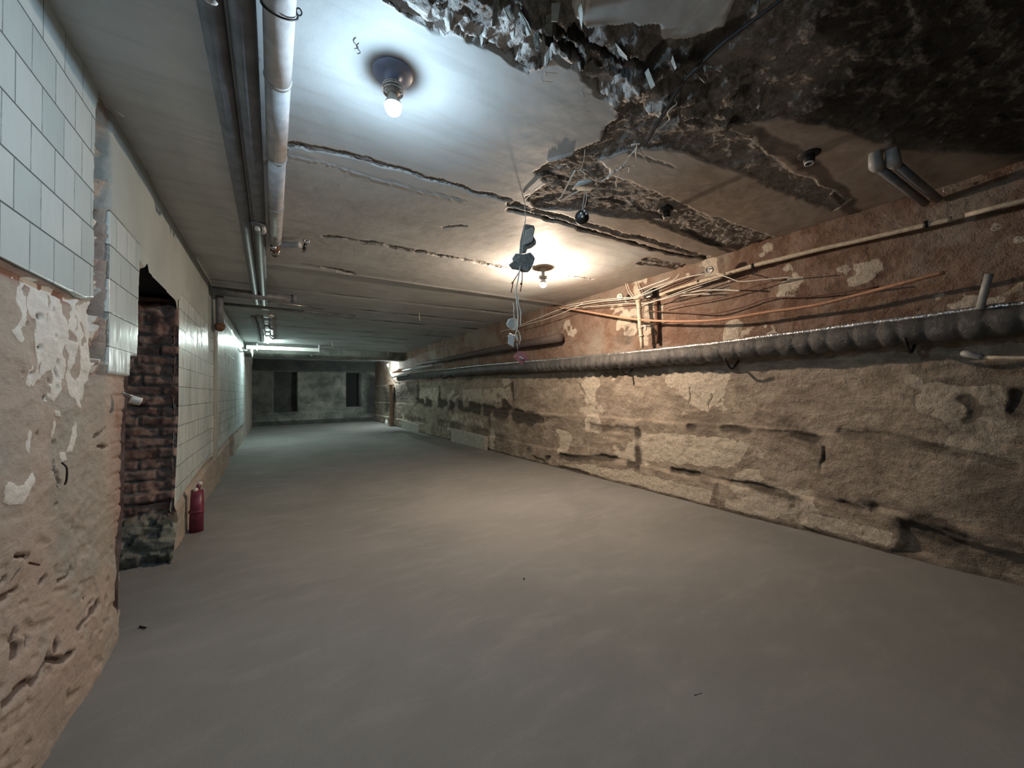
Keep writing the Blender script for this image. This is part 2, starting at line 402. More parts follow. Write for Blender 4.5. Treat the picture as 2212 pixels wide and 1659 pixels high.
class MB:
    """collects shapes for one mesh; coordinates are world, rebased on the parent when built"""
    def __init__(s): s.v = []; s.f = []
    def add(s, v, f):
        k = len(s.v); s.v += [np.array(p, float) for p in v]; s.f += [tuple(i + k for i in q) for q in f]; return s
    def box(s, a, b, jit=0.0):
        a = np.array(a, float); b = np.array(b, float)
        v = [np.array([(a, b)[i][0], (a, b)[j][1], (a, b)[k][2]]) + np.random.RandomState(len(s.v) + i * 4 + j * 2 + k).uniform(-jit, jit, 3) for i in (0, 1) for j in (0, 1) for k in (0, 1)]
        return s.add(v, [(0, 1, 3, 2), (4, 6, 7, 5), (0, 4, 5, 1), (2, 3, 7, 6), (0, 2, 6, 4), (1, 5, 7, 3)])
    def tube(s, pts, r, seg=10, cap=True, smooth_n=0, wob=0.0, ribs=None, seed=1):
        P = [np.array(p, float) for p in pts]
        if smooth_n:
            P = catmull(P, smooth_n)
        R = r if hasattr(r, '__len__') else [r] * len(P)
        if len(R) != len(P): R = np.interp(np.linspace(0, 1, len(P)), np.linspace(0, 1, len(R)), R)
        rs = np.random.RandomState(seed)
        up = np.array([0, 0, 1.0]); T0 = unit(P[1] - P[0])
        if abs(T0.dot(up)) > 0.95: up = np.array([1.0, 0, 0])
        n = unit(up - up.dot(T0) * T0)
        V = []; Fc = []
        for i, p in enumerate(P):
            T = unit(P[min(i + 1, len(P) - 1)] - P[max(i - 1, 0)])
            n = unit(n - n.dot(T) * T); b = np.cross(T, n)
            for k in range(seg):
                a = 2 * math.pi * k / seg; rr = R[i] * (1 + rs.uniform(-wob, wob))
                V.append(p + (n * math.cos(a) + b * math.sin(a)) * rr)
        for i in range(len(P) - 1):
            for k in range(seg):
                Fc.append((i * seg + k, i * seg + (k + 1) % seg, (i + 1) * seg + (k + 1) % seg, (i + 1) * seg + k))
        if cap: Fc += [tuple(range(seg))[::-1], tuple(range((len(P) - 1) * seg, len(P) * seg))]
        return s.add(V, Fc)
    def lathe(s, c, axis, prof, seg=28):
        c = np.array(c, float); ax = unit(np.array(axis, float)); up = np.array([0, 0, 1.0]) if abs(ax[2]) < 0.9 else np.array([1.0, 0, 0])
        n = unit(up - up.dot(ax) * ax); b = np.cross(ax, n); V = []; Fc = []
        for (r, h) in prof:
            for k in range(seg):
                a = 2 * math.pi * k / seg; V.append(c + ax * h + (n * math.cos(a) + b * math.sin(a)) * max(r, 1e-4))
        for i in range(len(prof) - 1):
            for k in range(seg): Fc.append((i * seg + k, i * seg + (k + 1) % seg, (i + 1) * seg + (k + 1) % seg, (i + 1) * seg + k))
        return s.add(V, Fc)
    def ball(s, c, r, seg=16, scale=(1, 1, 1), noise=0.0, seed=0):
        V = []; Fc = []; rs = np.random.RandomState(seed); rows = seg // 2
        for i in range(rows + 1):
            th = math.pi * i / rows
            for k in range(seg):
                a = 2 * math.pi * k / seg; q = 1 + rs.uniform(-noise, noise)
                V.append(np.array(c) + r * q * np.array([math.sin(th) * math.cos(a) * scale[0], math.sin(th) * math.sin(a) * scale[1], math.cos(th) * scale[2]]))
        for i in range(rows):
            for k in range(seg): Fc.append((i * seg + k, (i + 1) * seg + k, (i + 1) * seg + (k + 1) % seg, i * seg + (k + 1) % seg))
        return s.add(V, Fc)
    def prism(s, outline, thick, jit=0.0, seed=0):
        """outline: world points roughly in a plane; thick: vector"""
        rs = np.random.RandomState(seed); n = len(outline); th = np.array(thick, float); cen = sum(np.array(p, float) for p in outline) / n
        A = [np.array(p, float) + rs.uniform(-jit, jit, 3) for p in outline]
        Mid = [cen + (p - cen) * 1.06 + th * 0.5 + rs.uniform(-jit, jit, 3) for p in A]
        B = [cen + (p - cen) * (0.86 + rs.uniform(-0.06, 0.06)) + th + rs.uniform(-jit, jit, 3) for p in A]
        V = A + Mid + B
        Fc = [tuple(range(n)), tuple(range(2 * n, 3 * n))[::-1]]
        for L in (0, n):
            for k in range(n): Fc.append((L + k, L + n + k, L + n + (k + 1) % n, L + (k + 1) % n))
        return s.add(V, Fc)
    def build(s, name, mat, parent=None, smooth=True, bevel=0.0):
        off = np.array(parent_world(parent)) if parent is not None else np.zeros(3)
        if parent is None:
            c = np.mean(s.v, axis=0); c[2] = min(p[2] for p in s.v); off = c
        o = new_mesh(name, [p - off for p in s.v], s.f, mat, smooth)
        if parent is not None: o.parent = parent
        else: o.location = tuple(off)
        if bevel:
            m = o.modifiers.new('bevel', 'BEVEL'); m.width = bevel; m.segments = 2; m.limit_method = 'ANGLE'
        return o
def parent_world(o):
    v = np.array(o.location)
    while o.parent is not None: o = o.parent; v = v + np.array(o.location)
    return v
def catmull(P, n):
    P = [P[0] * 2 - P[1]] + list(P) + [P[-1] * 2 - P[-2]]; out = []
    for i in range(1, len(P) - 2):
        for k in range(n):
            t = k / n; a, b, c, d = P[i - 1], P[i], P[i + 1], P[i + 2]
            out.append(0.5 * (2 * b + (c - a) * t + (2 * a - 5 * b + 4 * c - d) * t * t + (3 * b - a - 3 * c + d) * t ** 3))
    out.append(P[-2]); return out

# ================================================================== THE SHELL
cz = lambda pts: [tuple(on_z(px, py, ZC)[:2]) for px, py in pts]            # traced on the ceiling plane
rw = lambda pts: [tuple(on_x(px, py, XR)[1:]) for px, py in pts]           # traced on the right wall
lw = lambda pts: [tuple(on_x(px, py, XL)[1:]) for px, py in pts]           # traced on the left wall

# ---- ceiling
def build_ceiling():
    ys = steps(0.15, YF + 0.4, 0.0085, 0.011, 2.6)
    ys = np.concatenate([np.arange(-4.5, 0.15, 0.12), ys])
    xs = np.arange(XL - 0.06, XR + 0.12, 0.0095)
    Y, X = np.meshgrid(ys, xs, indexing='ij')
    wx = X + 0.035 * fbm(X * 9, Y * 9, 3, 4); wy = Y + 0.035 * fbm(X * 9, Y * 9, 8, 4)
    main = cz([(820, -60), (815, -20), (850, 10), (905, 45), (960, 70), (1012, 78), (1060, 100), (1105, 130), (1140, 157), (1165, 150), (1190, 135), (1235, 119),
               (1262, 160), (1275, 188), (1300, 205), (1318, 215), (1318, 240), (1335, 258), (1310, 285), (1290, 308), (1245, 328), (1188, 345), (1160, 372),
               (1180, 398), (1135, 428), (1160, 450), (1260, 455), (1330, 470), (1390, 470), (1470, 505), (1540, 530), (1640, 545), (1690, 520), (1640, 500), (1540, 470), (1440, 425), (1330, 385),
               (1290, 350), (1380, 320), (1480, 330), (1600, 370), (1700, 420), (1800, 455), (1830, 435), (1700, 370), (1620, 300), (1560, 270), (1700, 250), (2000, 330), (2212, 330), (2400, -100), (1640, -100), (1560, 60), (1430, 95), (1415, 60), (1440, 10), (1460, -60), (1250, -60), (1250, 20), (1310, 50), (1290, 60), (1240, 30), (1230, -60)])
    peel = region(wx, wy, main, 0.03)
    patch = cz([(1240, -60), (1250, 25), (1300, 48), (1380, 60), (1425, 62), (1445, 15), (1480, -60)])
    peel *= 1 - region(wx, wy, patch, 0.02)
    for pts, w in [([(1400, 560), (1480, 575), (1560, 610)], 0.09), ([(1385, 568), (1440, 575), (1500, 590)], 0.06),
                   ([(1020, 562), (1060, 572), (1120, 585)], 0.035), ([(960, 490), (1005, 488)], 0.02), ([(1230, 597), (1280, 603)], 0.03),
                   ([(700, 508), (800, 522), (900, 542), (1000, 560), (1080, 578)], 0.045), ([(620, 312), (760, 335), (900, 375), (1030, 415), (1120, 440)], 0.035),
                   ([(700, 578), (760, 590)], 0.05), ([(1100, 440), (1250, 480), (1400, 520), (1520, 555)], 0.05)]:
        peel = np.maximum(peel, stroke(wx, wy, cz(pts), w) * 0.75)
    lime = np.maximum.reduce([stroke(wx, wy, cz([(1080, 70), (1160, 110), (1190, 125)]), 0.07), stroke(wx, wy, cz([(1270, 150), (1320, 190), (1390, 215), (1430, 240)]), 0.07),
                              stroke(wx, wy, cz([(850, 10), (960, 55), (1060, 90), (1130, 120)]), 0.05), stroke(wx, wy, cz([(1180, 355), (1210, 362)]), 0.03)])
    dark_tone = np.zeros(X.shape)  # darker colour over the right end, cracks, board joints and far ceiling
    dark_tone = np.maximum(dark_tone, region(wx, wy, cz([(1800, 140), (1920, 60), (2500, 60), (2500, 420), (1990, 330), (1820, 300), (1700, 270), (1750, 190)]), 0.16) * 0.8)
    dark_tone = np.maximum(dark_tone, region(wx, wy, cz([(1800, -300), (1750, 60), (1850, 160), (2600, 260), (2700, -300)]), 0.14))
    for pts, w, k in [([(1590, 265), (1700, 330), (1800, 400), (1850, 470), (1840, 520)], 0.08, 0.6), ([(1400, 150), (1500, 120), (1600, 60)], 0.09, 0.6),
                      ([(1100, 452), (1200, 478), (1320, 512), (1420, 542), (1500, 557), (1620, 560)], 0.035, 1.0), ([(1250, 430), (1330, 440), (1440, 470)], 0.05, 0.6),
                      ([(1180, 380), (1230, 392), (1260, 385)], 0.05, 0.7), ([(1170, 70), (1260, 130), (1350, 170)], 0.03, 0.9), ([(1210, 60), (1290, 110), (1370, 145)], 0.022, 0.8),
                      ([(1480, 500), (1580, 545), (1700, 560)], 0.05, 0.7), ([(700, 508), (900, 545), (1000, 560)], 0.022, 0.55), ([(660, 570), (770, 592)], 0.06, 0.45),
                      ([(235, 240), (420, 290)], 0.05, 0.25)]:
        dark_tone = np.maximum(dark_tone, stroke(wx, wy, cz(pts), w) * k)
    brown = sstep(1.5, 2.3, X + 0.25 * fbm(X * 1.5, Y * 1.5, 31, 3)) * (1 - sstep(2.28, 2.42, Y + 0.04 * fbm(X * 3, Y * 3, 5, 3)))
    brown = np.maximum(brown, sstep(2.9, 3.2, X + 0.12 * fbm(X * 2, Y * 2, 37, 3)) * (Y < 4.5) * 0.8)
    # relief
    t = sstep(0.40, 0.60, peel + 0.12 * fbm(X * 30, Y * 30, 41, 3))
    b, e, cid, gx, gy = worley(wx * 11 + 3, wy * 11, 7)
    facet = (cid - 0.5) * 0.035 + (gx * (cid - 0.5) + gy * (hsh(np.floor(cid * 999), np.floor(cid * 77), 3) - 0.5)) * 0.05
    b2, e2, cid2, gx2, gy2 = worley(wx * 30, wy * 30, 19)
    facet += (cid2 - 0.5) * 0.014
    b3, e3, cid3, gx3, gy3 = worley(wx * 17 + 9, wy * 17 + 4, 27)
    facet += (cid3 - 0.5) * 0.022 - sstep(0.10, 0.0, e3) * 0.010
    heavy = np.maximum.reduce([stroke(wx, wy, cz([(1000, 0), (1100, 60), (1250, 130), (1380, 190)]), 0.28), stroke(wx, wy, cz([(1340, 130), (1450, 190), (1600, 230)]), 0.22)])
    z = ZC + 0.006 * fbm(X * 1.7, Y * 1.7, 2, 3) + 0.0015 * fbm(X * 14, Y * 14, 6, 3)
    z = z + t * (0.014 + 0.010 * fbm(X * 14, Y * 14, 11, 4) + facet * (0.25 + 0.9 * heavy))
    # old laths and grooves across the broken patch
    for pts, w, d in [([(1165, 66), (1250, 128), (1330, 172), (1372, 158)], 0.016, 0.05), ([(1205, 55), (1290, 108), (1375, 150)], 0.014, 0.04), ([(1160, 100), (1230, 150), (1330, 165)], 0.012, 0.03),
                      ([(1100, 452), (1200, 478), (1320, 512), (1420, 542), (1500, 557), (1600, 560)], 0.030, 0.035),
                      ([(1010, 78), (1060, 100), (1105, 130), (1140, 157)], 0.008, 0.02), ([(1235, 119), (1262, 160), (1275, 188), (1318, 215)], 0.010, 0.03), ([(1335, 258), (1290, 308), (1245, 328)], 0.012, 0.03),
                      ([(1300, 312), (1380, 335), (1460, 365)], 0.006, 0.008)]:
        z = z + stroke(wx, wy, cz(pts), w) * d
    for pts, w, d in [([(1175, 85), (1250, 135), (1320, 165)], 0.012, 0.02), ([(620, 336), (700, 352), (800, 385), (900, 412), (1010, 436)], 0.0045, 0.008),
                      ([(700, 325), (760, 338), (830, 355)], 0.004, 0.005), ([(1185, 345), (1245, 329), (1290, 309), (1335, 262)], 0.010, 0.012),
                      ([(830, 0), (905, 46), (960, 71), (1012, 79), (1060, 101), (1105, 131), (1140, 158)], 0.007, 0.008)]:
        z = z - stroke(wx * 0.5 + X * 0.5, wy * 0.5 + Y * 0.5, cz(pts), w) * d
    # beyond the construction joint the slab sits a little higher, with board joints running across
    step = sstep(4.50, 4.53, Y + 0.006 * fbm(X * 4, Y * 4, 12, 3) + (0.02 - 0.03 * X / 3.5))
    lip = np.exp(-((Y + (0.02 - 0.03 * X / 3.5) - 4.49) / 0.022) ** 2)
    z = z + step * 0.035 - lip * 0.012
    for k, yy in enumerate([5.6, 6.5, 7.3, 8.0, 8.7, 9.5, 10.2, 11.0, 11.9, 13.0, 14.2]):
        ww = 0.05 + 0.02 * (k % 3)
        line = np.exp(-((Y + 0.05 * fbm(X * 1.3, Y * 0 + k, 14, 3) - yy) / ww) ** 2) * (0.6 + 0.5 * fbm(X * 2.2, Y * 0 + k, 50, 3))
        z = z + line * 0.025; dark_tone = np.maximum(dark_tone, line * 0.85 * (X > 0.2 + 0.2 * (k % 4)))
    dark_tone = np.maximum(dark_tone, sstep(4.6, 6.2, Y) * sstep(0.9, 1.6, X) * 0.16 * (1 - sstep(10.0, 12.0, Y)))
    o = grid_object('ceiling', X, Y, (X, Y, z), dict(peel=peel, lime=lime, dark_tone=dark_tone, brown=brown), [MC])
    return struct(o)
build_ceiling()

# ---- right wall
def build_right():
    ys = steps(-0.4, YF + 0.1, 0.011, 0.008, 3.5)
    ys = np.concatenate([np.arange(-4.5, -0.4, 0.12), ys]); zs = np.arange(-0.03, ZC + 0.09, 0.0105)
    Y, Z = np.meshgrid(ys, zs, indexing='ij')
    wy = Y + 0.05 * fbm(Y * 6, Z * 6, 3, 4); wz = Z + 0.035 * fbm(Y * 6, Z * 6, 8, 4)
    stain_dark = np.zeros(Y.shape); grow = np.zeros(Y.shape)
    J = [([(1494, 919), (1560, 922), (1660, 930), (1760, 945)], 0.03, 0.9, 0.025), ([(1100, 895), (1180, 903), (1300, 925), (1380, 930)], 0.06, 0.55, 0.012),
         ([(1190, 985), (1260, 985), (1330, 990), (1382, 1005)], 0.035, 0.9, 0.02), ([(1382, 930), (1384, 1008)], 0.045, 0.8, 0.015),
         ([(1460, 1015), (1560, 1030), (1712, 1065), (1800, 1085), (1939, 1111)], 0.026, 0.8, 0.02), ([(1562, 1045), (1560, 1100)], 0.03, 0.8, 0.02),
         ([(1784, 968), (1786, 1045)], 0.010, 1.0, 0.02), ([(1820, 930), (1920, 950), (2080, 975), (2212, 1010)], 0.035, 0.6, 0.012),
         ([(1900, 1095), (1950, 1112), (2040, 1145), (2120, 1175), (2212, 1195), (2300, 1220)], 0.055, 1.0, 0.035),
         ([(900, 866), (960, 872), (1040, 882), (1100, 892), (1170, 910)], 0.10, 0.9, 0.02), ([(880, 905), (950, 912), (1030, 928), (1150, 970)], 0.10, 0.55, 0.01),
         ([(1108, 832), (1110, 868)], 0.05, 0.8, 0.015), ([(904, 835), (905, 870)], 0.12, 0.8, 0.015), ([(952, 838), (952, 872)], 0.06, 0.8, 0.01), ([(981, 885), (982, 922)], 0.05, 0.7, 0.02),
         ([(1060, 885), (1062, 930)], 0.04, 0.6, 0.015), ([(1175, 905), (1185, 945)], 0.05, 0.9, 0.02), ([(1488, 838), (1494, 862), (1488, 880)], 0.005, 0.9, 0.012), ([(1537, 850), (1533, 880), (1536, 915)], 0.006, 0.8, 0.012),
         ([(1250, 830), (1265, 850), (1260, 905)], 0.03, 0.5, 0.01), ([(1090, 870), (1110, 893), (1130, 890)], 0.07, 0.9, 0.02),
         ([(1150, 985), (1220, 1008), (1300, 1030)], 0.03, 0.7, 0.01), ([(1700, 1128), (1800, 1160), (1900, 1190), (2050, 1225)], 0.03, 0.6, 0.01),
         ([(2080, 860), (2100, 880), (2090, 900)], 0.03, 0.8, 0.01), ([(2195, 850), (2190, 890)], 0.03, 1.0, 0.03)]
    brk = sstep(0.25, 0.62, vn(Y * 4.5, Z * 5.5, 91)) * 0.75 + 0.25
    for pts, w, s, d in J:
        q = rw(pts); stain_dark = np.maximum(stain_dark, (0.6 * stroke(wy, wz, q, w * 3.4) + 0.5 * stroke(wy, wz, q, w * 1.5)) * s * brk); grow = np.maximum(grow, stroke(wy, wz, q, w) * d * brk)
    stain_dark = np.maximum(stain_dark, sstep(1.3, 0.4, Y + 0.3 * fbm(Y * 2, Z * 2, 21, 3)) * 0.55 * (Z < 1.3))  # wall coloured darker towards its near end
    stain_dark = np.maximum(stain_dark, (1 - sstep(0.0, 0.05, Z - 0.012 * (1 + fbm(Y * 8, Z, 7, 3)))) * 0.7)  # and coloured darker along its foot
    stain_dark = np.maximum(stain_dark, region(wy, wz, rw([(830, 832), (900, 830), (930, 836), (900, 850), (860, 875), (835, 900)]), 0.4) * 0.9)
    pale = np.zeros(Y.shape)
    for poly, k in [([(1385, 655), (1440, 650), (1438, 700), (1410, 715), (1400, 750), (1382, 750)], 0.6), ([(1450, 795), (1560, 790), (1600, 805), (1570, 860), (1530, 900), (1500, 880), (1470, 860), (1430, 830)], 0.60), ([(1640, 955), (1782, 972), (1782, 1040), (1640, 1015)], 0.47), ([(1385, 925), (1500, 930), (1640, 948), (1600, 1018), (1390, 1000)], 0.60),
                    ([(1250, 995), (1370, 1010), (1560, 1060), (1550, 1095), (1300, 1030), (1200, 1000)], 0.66), ([(1568, 1060), (1700, 1080), (1935, 1130), (1930, 1180), (1570, 1100)], 0.62),
                    ([(1600, 940), (1690, 955), (1660, 1000), (1610, 990)], 0.5), ([(907, 833), (950, 835), (950, 870), (907, 866)], 0.55), ([(985, 885), (1060, 892), (1058, 930), (985, 918)], 0.5),
                    ([(1000, 838), (1108, 832), (1108, 865), (1060, 880), (1000, 870)], 0.55), ([(865, 908), (900, 915), (900, 926), (865, 916)], 0.6), ([(1210, 812), (1400, 806), (1400, 822), (1210, 826)], 0.5)]:
        pale = np.maximum(pale, region(wy, wz, rw(poly), 0.05) * k)
    stain_dark = np.maximum(stain_dark, sstep(0.56, 0.80, fbm(Y * 1.3, Z * 2.6, 131, 5) * 0.5 + 0.5) * 0.62)
    pale = np.maximum(pale, sstep(0.56, 0.72, fbm(Y * 1.8, Z * 2.8, 141, 5) * 0.5 + 0.5) * 0.6 * (Z < 1.4))
    upper = sstep(1.42, 1.50, Z + 0.03 * fbm(Y * 3, Z * 3, 4, 3))
    fl = sstep(0.60, 0.72, fbm(Y * 3.0, Z * 3.0, 77, 4) * 0.5 + 0.5) * upper * (Y < 4.6)
    pale = np.maximum(pale, fl * 0.6)
    # protruding courses of cast stone, each with its own face
    disp = 0.022 * fbm(Y * 1.6, Z * 1.6, 1, 4) + 0.008 * fbm(Y * 12, Z * 20, 5, 4) + 0.003 * fbm(Y * 45, Z * 45, 9, 3)
    ledge = sstep(0.02, -0.02, Z - (0.80 + 0.02 * fbm(Y * 3, Z * 0, 61, 3))) * 0.02 + sstep(0.02, -0.02, Z - (0.27 + 0.02 * fbm(Y * 2.4, Z * 0, 66, 3))) * 0.03
    disp = disp + ledge - grow
    disp = disp - 0.05 * region(wy, wz, rw([(1950, 1118), (2120, 1180), (2300, 1230), (2300, 1290), (2140, 1235), (1940, 1180)]), 0.02)
    disp = disp + fl * 0.006 + (1 - upper) * 0.02
    X = XR - disp
    return struct(grid_object('wall_right', Y, Z, (X, Y, Z), dict(stain_dark=stain_dark, pale=pale, upper=upper), [MR], flip=False))
build_right()

# ---- left wall with its doorway
DOOR = [(2.62, -0.2), (2.62, 0.29), (2.69, 0.60), (2.70, 0.95), (2.73, 1.17), (2.75, 1.28), (2.85, 1.34), (2.88, 1.80), (2.90, 1.86), (2.95, 1.85), (2.98, 1.90), (3.03, 1.93), (3.08, 1.885), (3.40, 1.88), (3.80, 1.87), (3.86, 1.80), (3.86, 1.0), (3.72, 0.30), (3.56, 0.10), (3.50, -0.2)]
def build_left():
    ys = np.concatenate([np.arange(-4.5, 0.5, 0.1), np.arange(0.5, 4.1, 0.0068), steps(4.1, YF + 0.1, 0.02, 0.012, 4.1)]); zs = np.arange(-0.03, ZC + 0.09, 0.0068)
    Y, Z = np.meshgrid(ys, zs, indexing='ij')
    wy = Y + 0.03 * fbm(Y * 10, Z * 10, 3, 4); wz = Z + 0.03 * fbm(Y * 10, Z * 10, 8, 4)
    # tiles
    tile = region(Y, Z, [(-5, 1.533), (2.02, 1.533), (2.16, 1.535), (2.26, 1.56), (2.255, 1.70), (2.26, 2.0), (2.26, 2.30), (2.30, 2.44), (2.30, 3.0), (-5, 3.0)], 0.008)
    tile = np.maximum(tile, region(Y, Z, [(2.43, 1.255), (2.735, 1.255), (2.745, 1.36), (2.86, 1.37), (2.90, 2.0), (2.43, 2.0)], 0.008))
    tile = np.maximum(tile, region(Y, Z, [(3.90, 1.80), (3.88, 1.0), (3.73, 0.31), (4.4, 0.37), (5.2, 0.42), (7.0, 0.42), (8.2, 0.42), (12.1, 0.44), (12.2, 2.33), (6.1, 2.30), (6.05, 1.95), (4.0, 1.97)], 0.008))
    broken = region(wy, wz, [(2.27, 1.20), (2.26, 1.6), (2.27, 2.38), (2.40, 2.36), (2.46, 2.0), (2.46, 1.25)], 0.012)
    tile *= 1 - broken * (Y > 2.24) * (Y < 2.36)
    broken = broken * (1 - sstep(2.422, 2.43, Y))
    skim = region(Y, Z, [(2.42, 2.0), (2.42, 2.6), (6.1, 2.6), (6.05, 1.92), (3.9, 1.9), (3.9, 1.8), (3.4, 1.8), (2.9, 1.9)], 0.01) * (1 - tile)
    skim = np.maximum(skim, pipe_scar * 1.0) if False else skim
    skim = np.maximum(skim, region(Y, Z, [(6.0, 2.28), (17.2, 2.28), (17.2, 2.6), (6.0, 2.6)], 0.01))
    pipe_scar = (np.abs(Y - 6.02) < 0.16) * (Z > 0.4)
    tile = tile * (1 - pipe_scar); skim = np.maximum(skim, pipe_scar * 0.8)
    # flaking white paint
    paint = np.zeros(Y.shape)
    P = [[(48, 588), (90, 600), (125, 622), (185, 650), (232, 662), (228, 800), (212, 830), (205, 800), (196, 860), (184, 880), (160, 862), (150, 830), (128, 845), (118, 800), (98, 815), (70, 800), (85, 760), (50, 740), (40, 715), (62, 680), (48, 650)],
         [(68, 795), (66, 832), (76, 840), (88, 830), (98, 800)], [(122, 872), (112, 832), (140, 790), (156, 800), (150, 830), (132, 855)], [(70, 925), (68, 962), (78, 968), (80, 925)], [(124, 915), (122, 945), (132, 948), (136, 916)],
         [(166, 925), (158, 975), (170, 978), (184, 900)], [(146, 975), (147, 1000), (155, 1000), (156, 975)], [(18, 1052), (30, 1038), (55, 1046), (76, 1022), (78, 1036), (68, 1070), (60, 1078), (54, 1100), (42, 1102), (20, 1082)],
         [(206, 330), (218, 355), (234, 480), (228, 560), (236, 640), (226, 720), (206, 700), (203, 500)], [(125, 890), (128, 905), (138, 905), (134, 892)], [(108, 850), (106, 876), (118, 872), (124, 850)], [(0, 765), (0, 790), (10, 780)]]
    for p in P: paint = np.maximum(paint, region(wy, wz, lw(p), 0.02))
    holes_p = sstep(0.66, 0.72, vn(Y * 30 + fbm(Y * 20, Z * 20, 2, 2), Z * 16, 5)) * sstep(0.1, 0.6, vn(Y * 5, Z * 5, 8))
    paint = np.clip(paint - holes_p * 0.75, 0, 1) * (1 - tile)
    # holes and pits
    hole = np.zeros(Y.shape)
    for x, y, r in [(107, 1247, .022), (20, 1320, .016), (45, 1367, .018), (67, 1382, .02), (42, 1395, .03), (120, 1395, .028), (232, 1295, .02), (70, 1205, .012), (172, 1144, .010), (135, 1091, .01), (132, 1025, .012), (62, 616, .010), (78, 617, .009), (97, 641, .008), (117, 668, .01),
                    (94, 686, .011), (75, 702, .009), (168, 686, .008), (124, 725, .008), (166, 725, .01), (93, 751, .01), (148, 760, .01), (134, 782, .012), (77, 807, .014), (112, 826, .012), (105, 866, .012), (130, 838, .01), (137, 958, .012), (92, 940, .009), (12, 848, .008), (57, 804, .007), (190, 808, .007), (215, 733, .006), (30, 1255, .013), (255, 1215, .008), (190, 1290, .01), (165, 1225, .01)]:
        cy_, cz_ = on_x(x, y, XL)[1:]
        d = np.hypot((wy - cy_) * 0.8, (wz - cz_)) / (r * 0.72); hole = np.maximum(hole, 1 - sstep(0.5, 1.5, d))
    for pts, w in [([(15, 1305), (40, 1285), (60, 1270)], .012), ([(130, 1000), (132, 1035), (142, 1045)], .010), ([(100, 1425), (125, 1432), (147, 1412)], .016), ([(60, 1470), (85, 1440), (100, 1420)], .018), ([(0, 1530), (30, 1500), (50, 1475)], .02), ([(45, 1200), (70, 1195)], .008),
                   ([(170, 1360), (190, 1335), (215, 1305)], .016), ([(125, 800), (133, 815)], .01), ([(120, 1030), (140, 960)], .004), ([(140, 1250), (165, 1235)], .008), ([(185, 1320), (205, 1300)], .01), ([(215, 938), (238, 933)], .012), ([(225, 965), (245, 960)], .01)]:
        hole = np.maximum(hole, stroke(wy, wz, lw(pts), w))
    hole = np.maximum(hole, region(Y, Z, [(8.1, -1), (8.1, 0.43), (8.9, 0.43), (8.9, -1)], 0.02))
    hole = np.maximum(hole, sstep(12.3, 13.5, Y) * 0.42)
    lowz = region(Y, Z, [(-5, -1), (-5, 1.1), (2.4, 1.0), (2.75, 0.9), (2.75, -1)], 0.2)
    hole = np.maximum(hole, sstep(0.74, 0.84, vn(Y * 16, Z * 34 + Y * 9, 15)) * lowz * sstep(1.0, 0.4, Z) * 0.4)
    brick = region(wy, wz, [(2.55, 0.5), (2.56, 1.2), (2.9, 1.3), (2.9, 0.2)], 0.06) * 0.45
    brick = np.maximum(brick, region(wy, wz, [(3.86, 0.2), (3.84, 1.8), (3.93, 1.8), (3.91, 0.9), (3.76, 0.2)], 0.01) * 0.8)
    brick = np.maximum(brick, broken * (Z < 1.9) * 0.35)
    _b, _e, _id, _gx, _gy = worley(wy * 16, wz * 16, 3)
    hole = np.maximum(hole, broken * (_id < 0.30) * 0.8 * (Z > 1.5))
    brick = np.maximum(brick, region(Y, Z, [(-5, 1.49), (2.06, 1.49), (2.1, 1.53), (-5, 1.53)], 0.006) * 0.9)
    # relief, positive towards the room
    off = 0.006 * fbm(Y * 2, Z * 2, 1, 3)
    t = sstep(0.4, 0.6, tile)
    rough = (1 - t) * (1 - skim)
    off = off * (1 - t * 0.8) + rough * (-0.014 + 0.012 * fbm(Y * 4, Z * 7, 2, 4) + 0.004 * fbm(Y * 22, Z * 26, 7, 3))
    off = off - rough * region(Y, Z, [(-5, 1.502), (2.10, 1.502), (2.14, 1.536), (-5, 1.536)], 0.005) * 0.022
    bb, be, bid, bgx, bgy = worley(wy * 16, wz * 16, 3)
    off = off + broken * (-0.045 + (bid - 0.5) * 0.045 + bgy * 0.03)
    courses = np.abs(((Z + 0.012 * fbm(Y * 5, Z * 2, 44, 3)) / 0.077) % 1 - 0.5)
    off = off - brick * sstep(0.36, 0.48, courses) * 0.014
    off = off + rough * region(Y, Z, [(-5, -1), (-5, 0.62), (1.6, 0.36), (2.3, 0.30), (2.62, 0.10), (2.62, -1)], 0.10) * 0.03
    off = off - hole * 0.017 + sstep(0.45, 0.55, paint) * 0.003
    off = off + (Y > 3.4) * (1 - t) * region(Y, Z, [(3.3, -1), (3.3, 0.28), (3.75, 0.30), (8.1, 0.40), (8.1, -1)], 0.02) * 0.02
    off = off - region(Y, Z, [(8.15, -1), (8.15, 0.42), (9.0, 0.42), (9.0, -1)], 0.02) * 0.06
    off = off + skim * (0.004 - 0.010 * stroke(Y, Z, lw([(283, 503), (322, 556), (328, 562), (358, 598)]), 0.006))
    off = off + (np.abs(Y - 6.02) < 0.15) * 0.03 * (Z > 0.4)
    # the wall top leans in slightly over the near end
    X = XL + off
    cyc = 0.5 * (Y[:-1, :-1] + Y[1:, 1:]); czc = 0.5 * (Z[:-1, :-1] + Z[1:, 1:])
    jy = cyc + 0.02 * fbm(cyc * 11, czc * 11, 71, 3) * (cyc < 3.3); jz = czc
    keep = polysd(jy, jz, DOOR) < 0
    brickA = brick
    dirt = hole
    o = grid_object('wall_left', Y, Z, (X, Y, Z), dict(tile=tile, paint=paint, hole=hole, brick=brickA, skim=skim), [ML], keep=keep, flip=True)
    return struct(o)
wall_left = build_left()

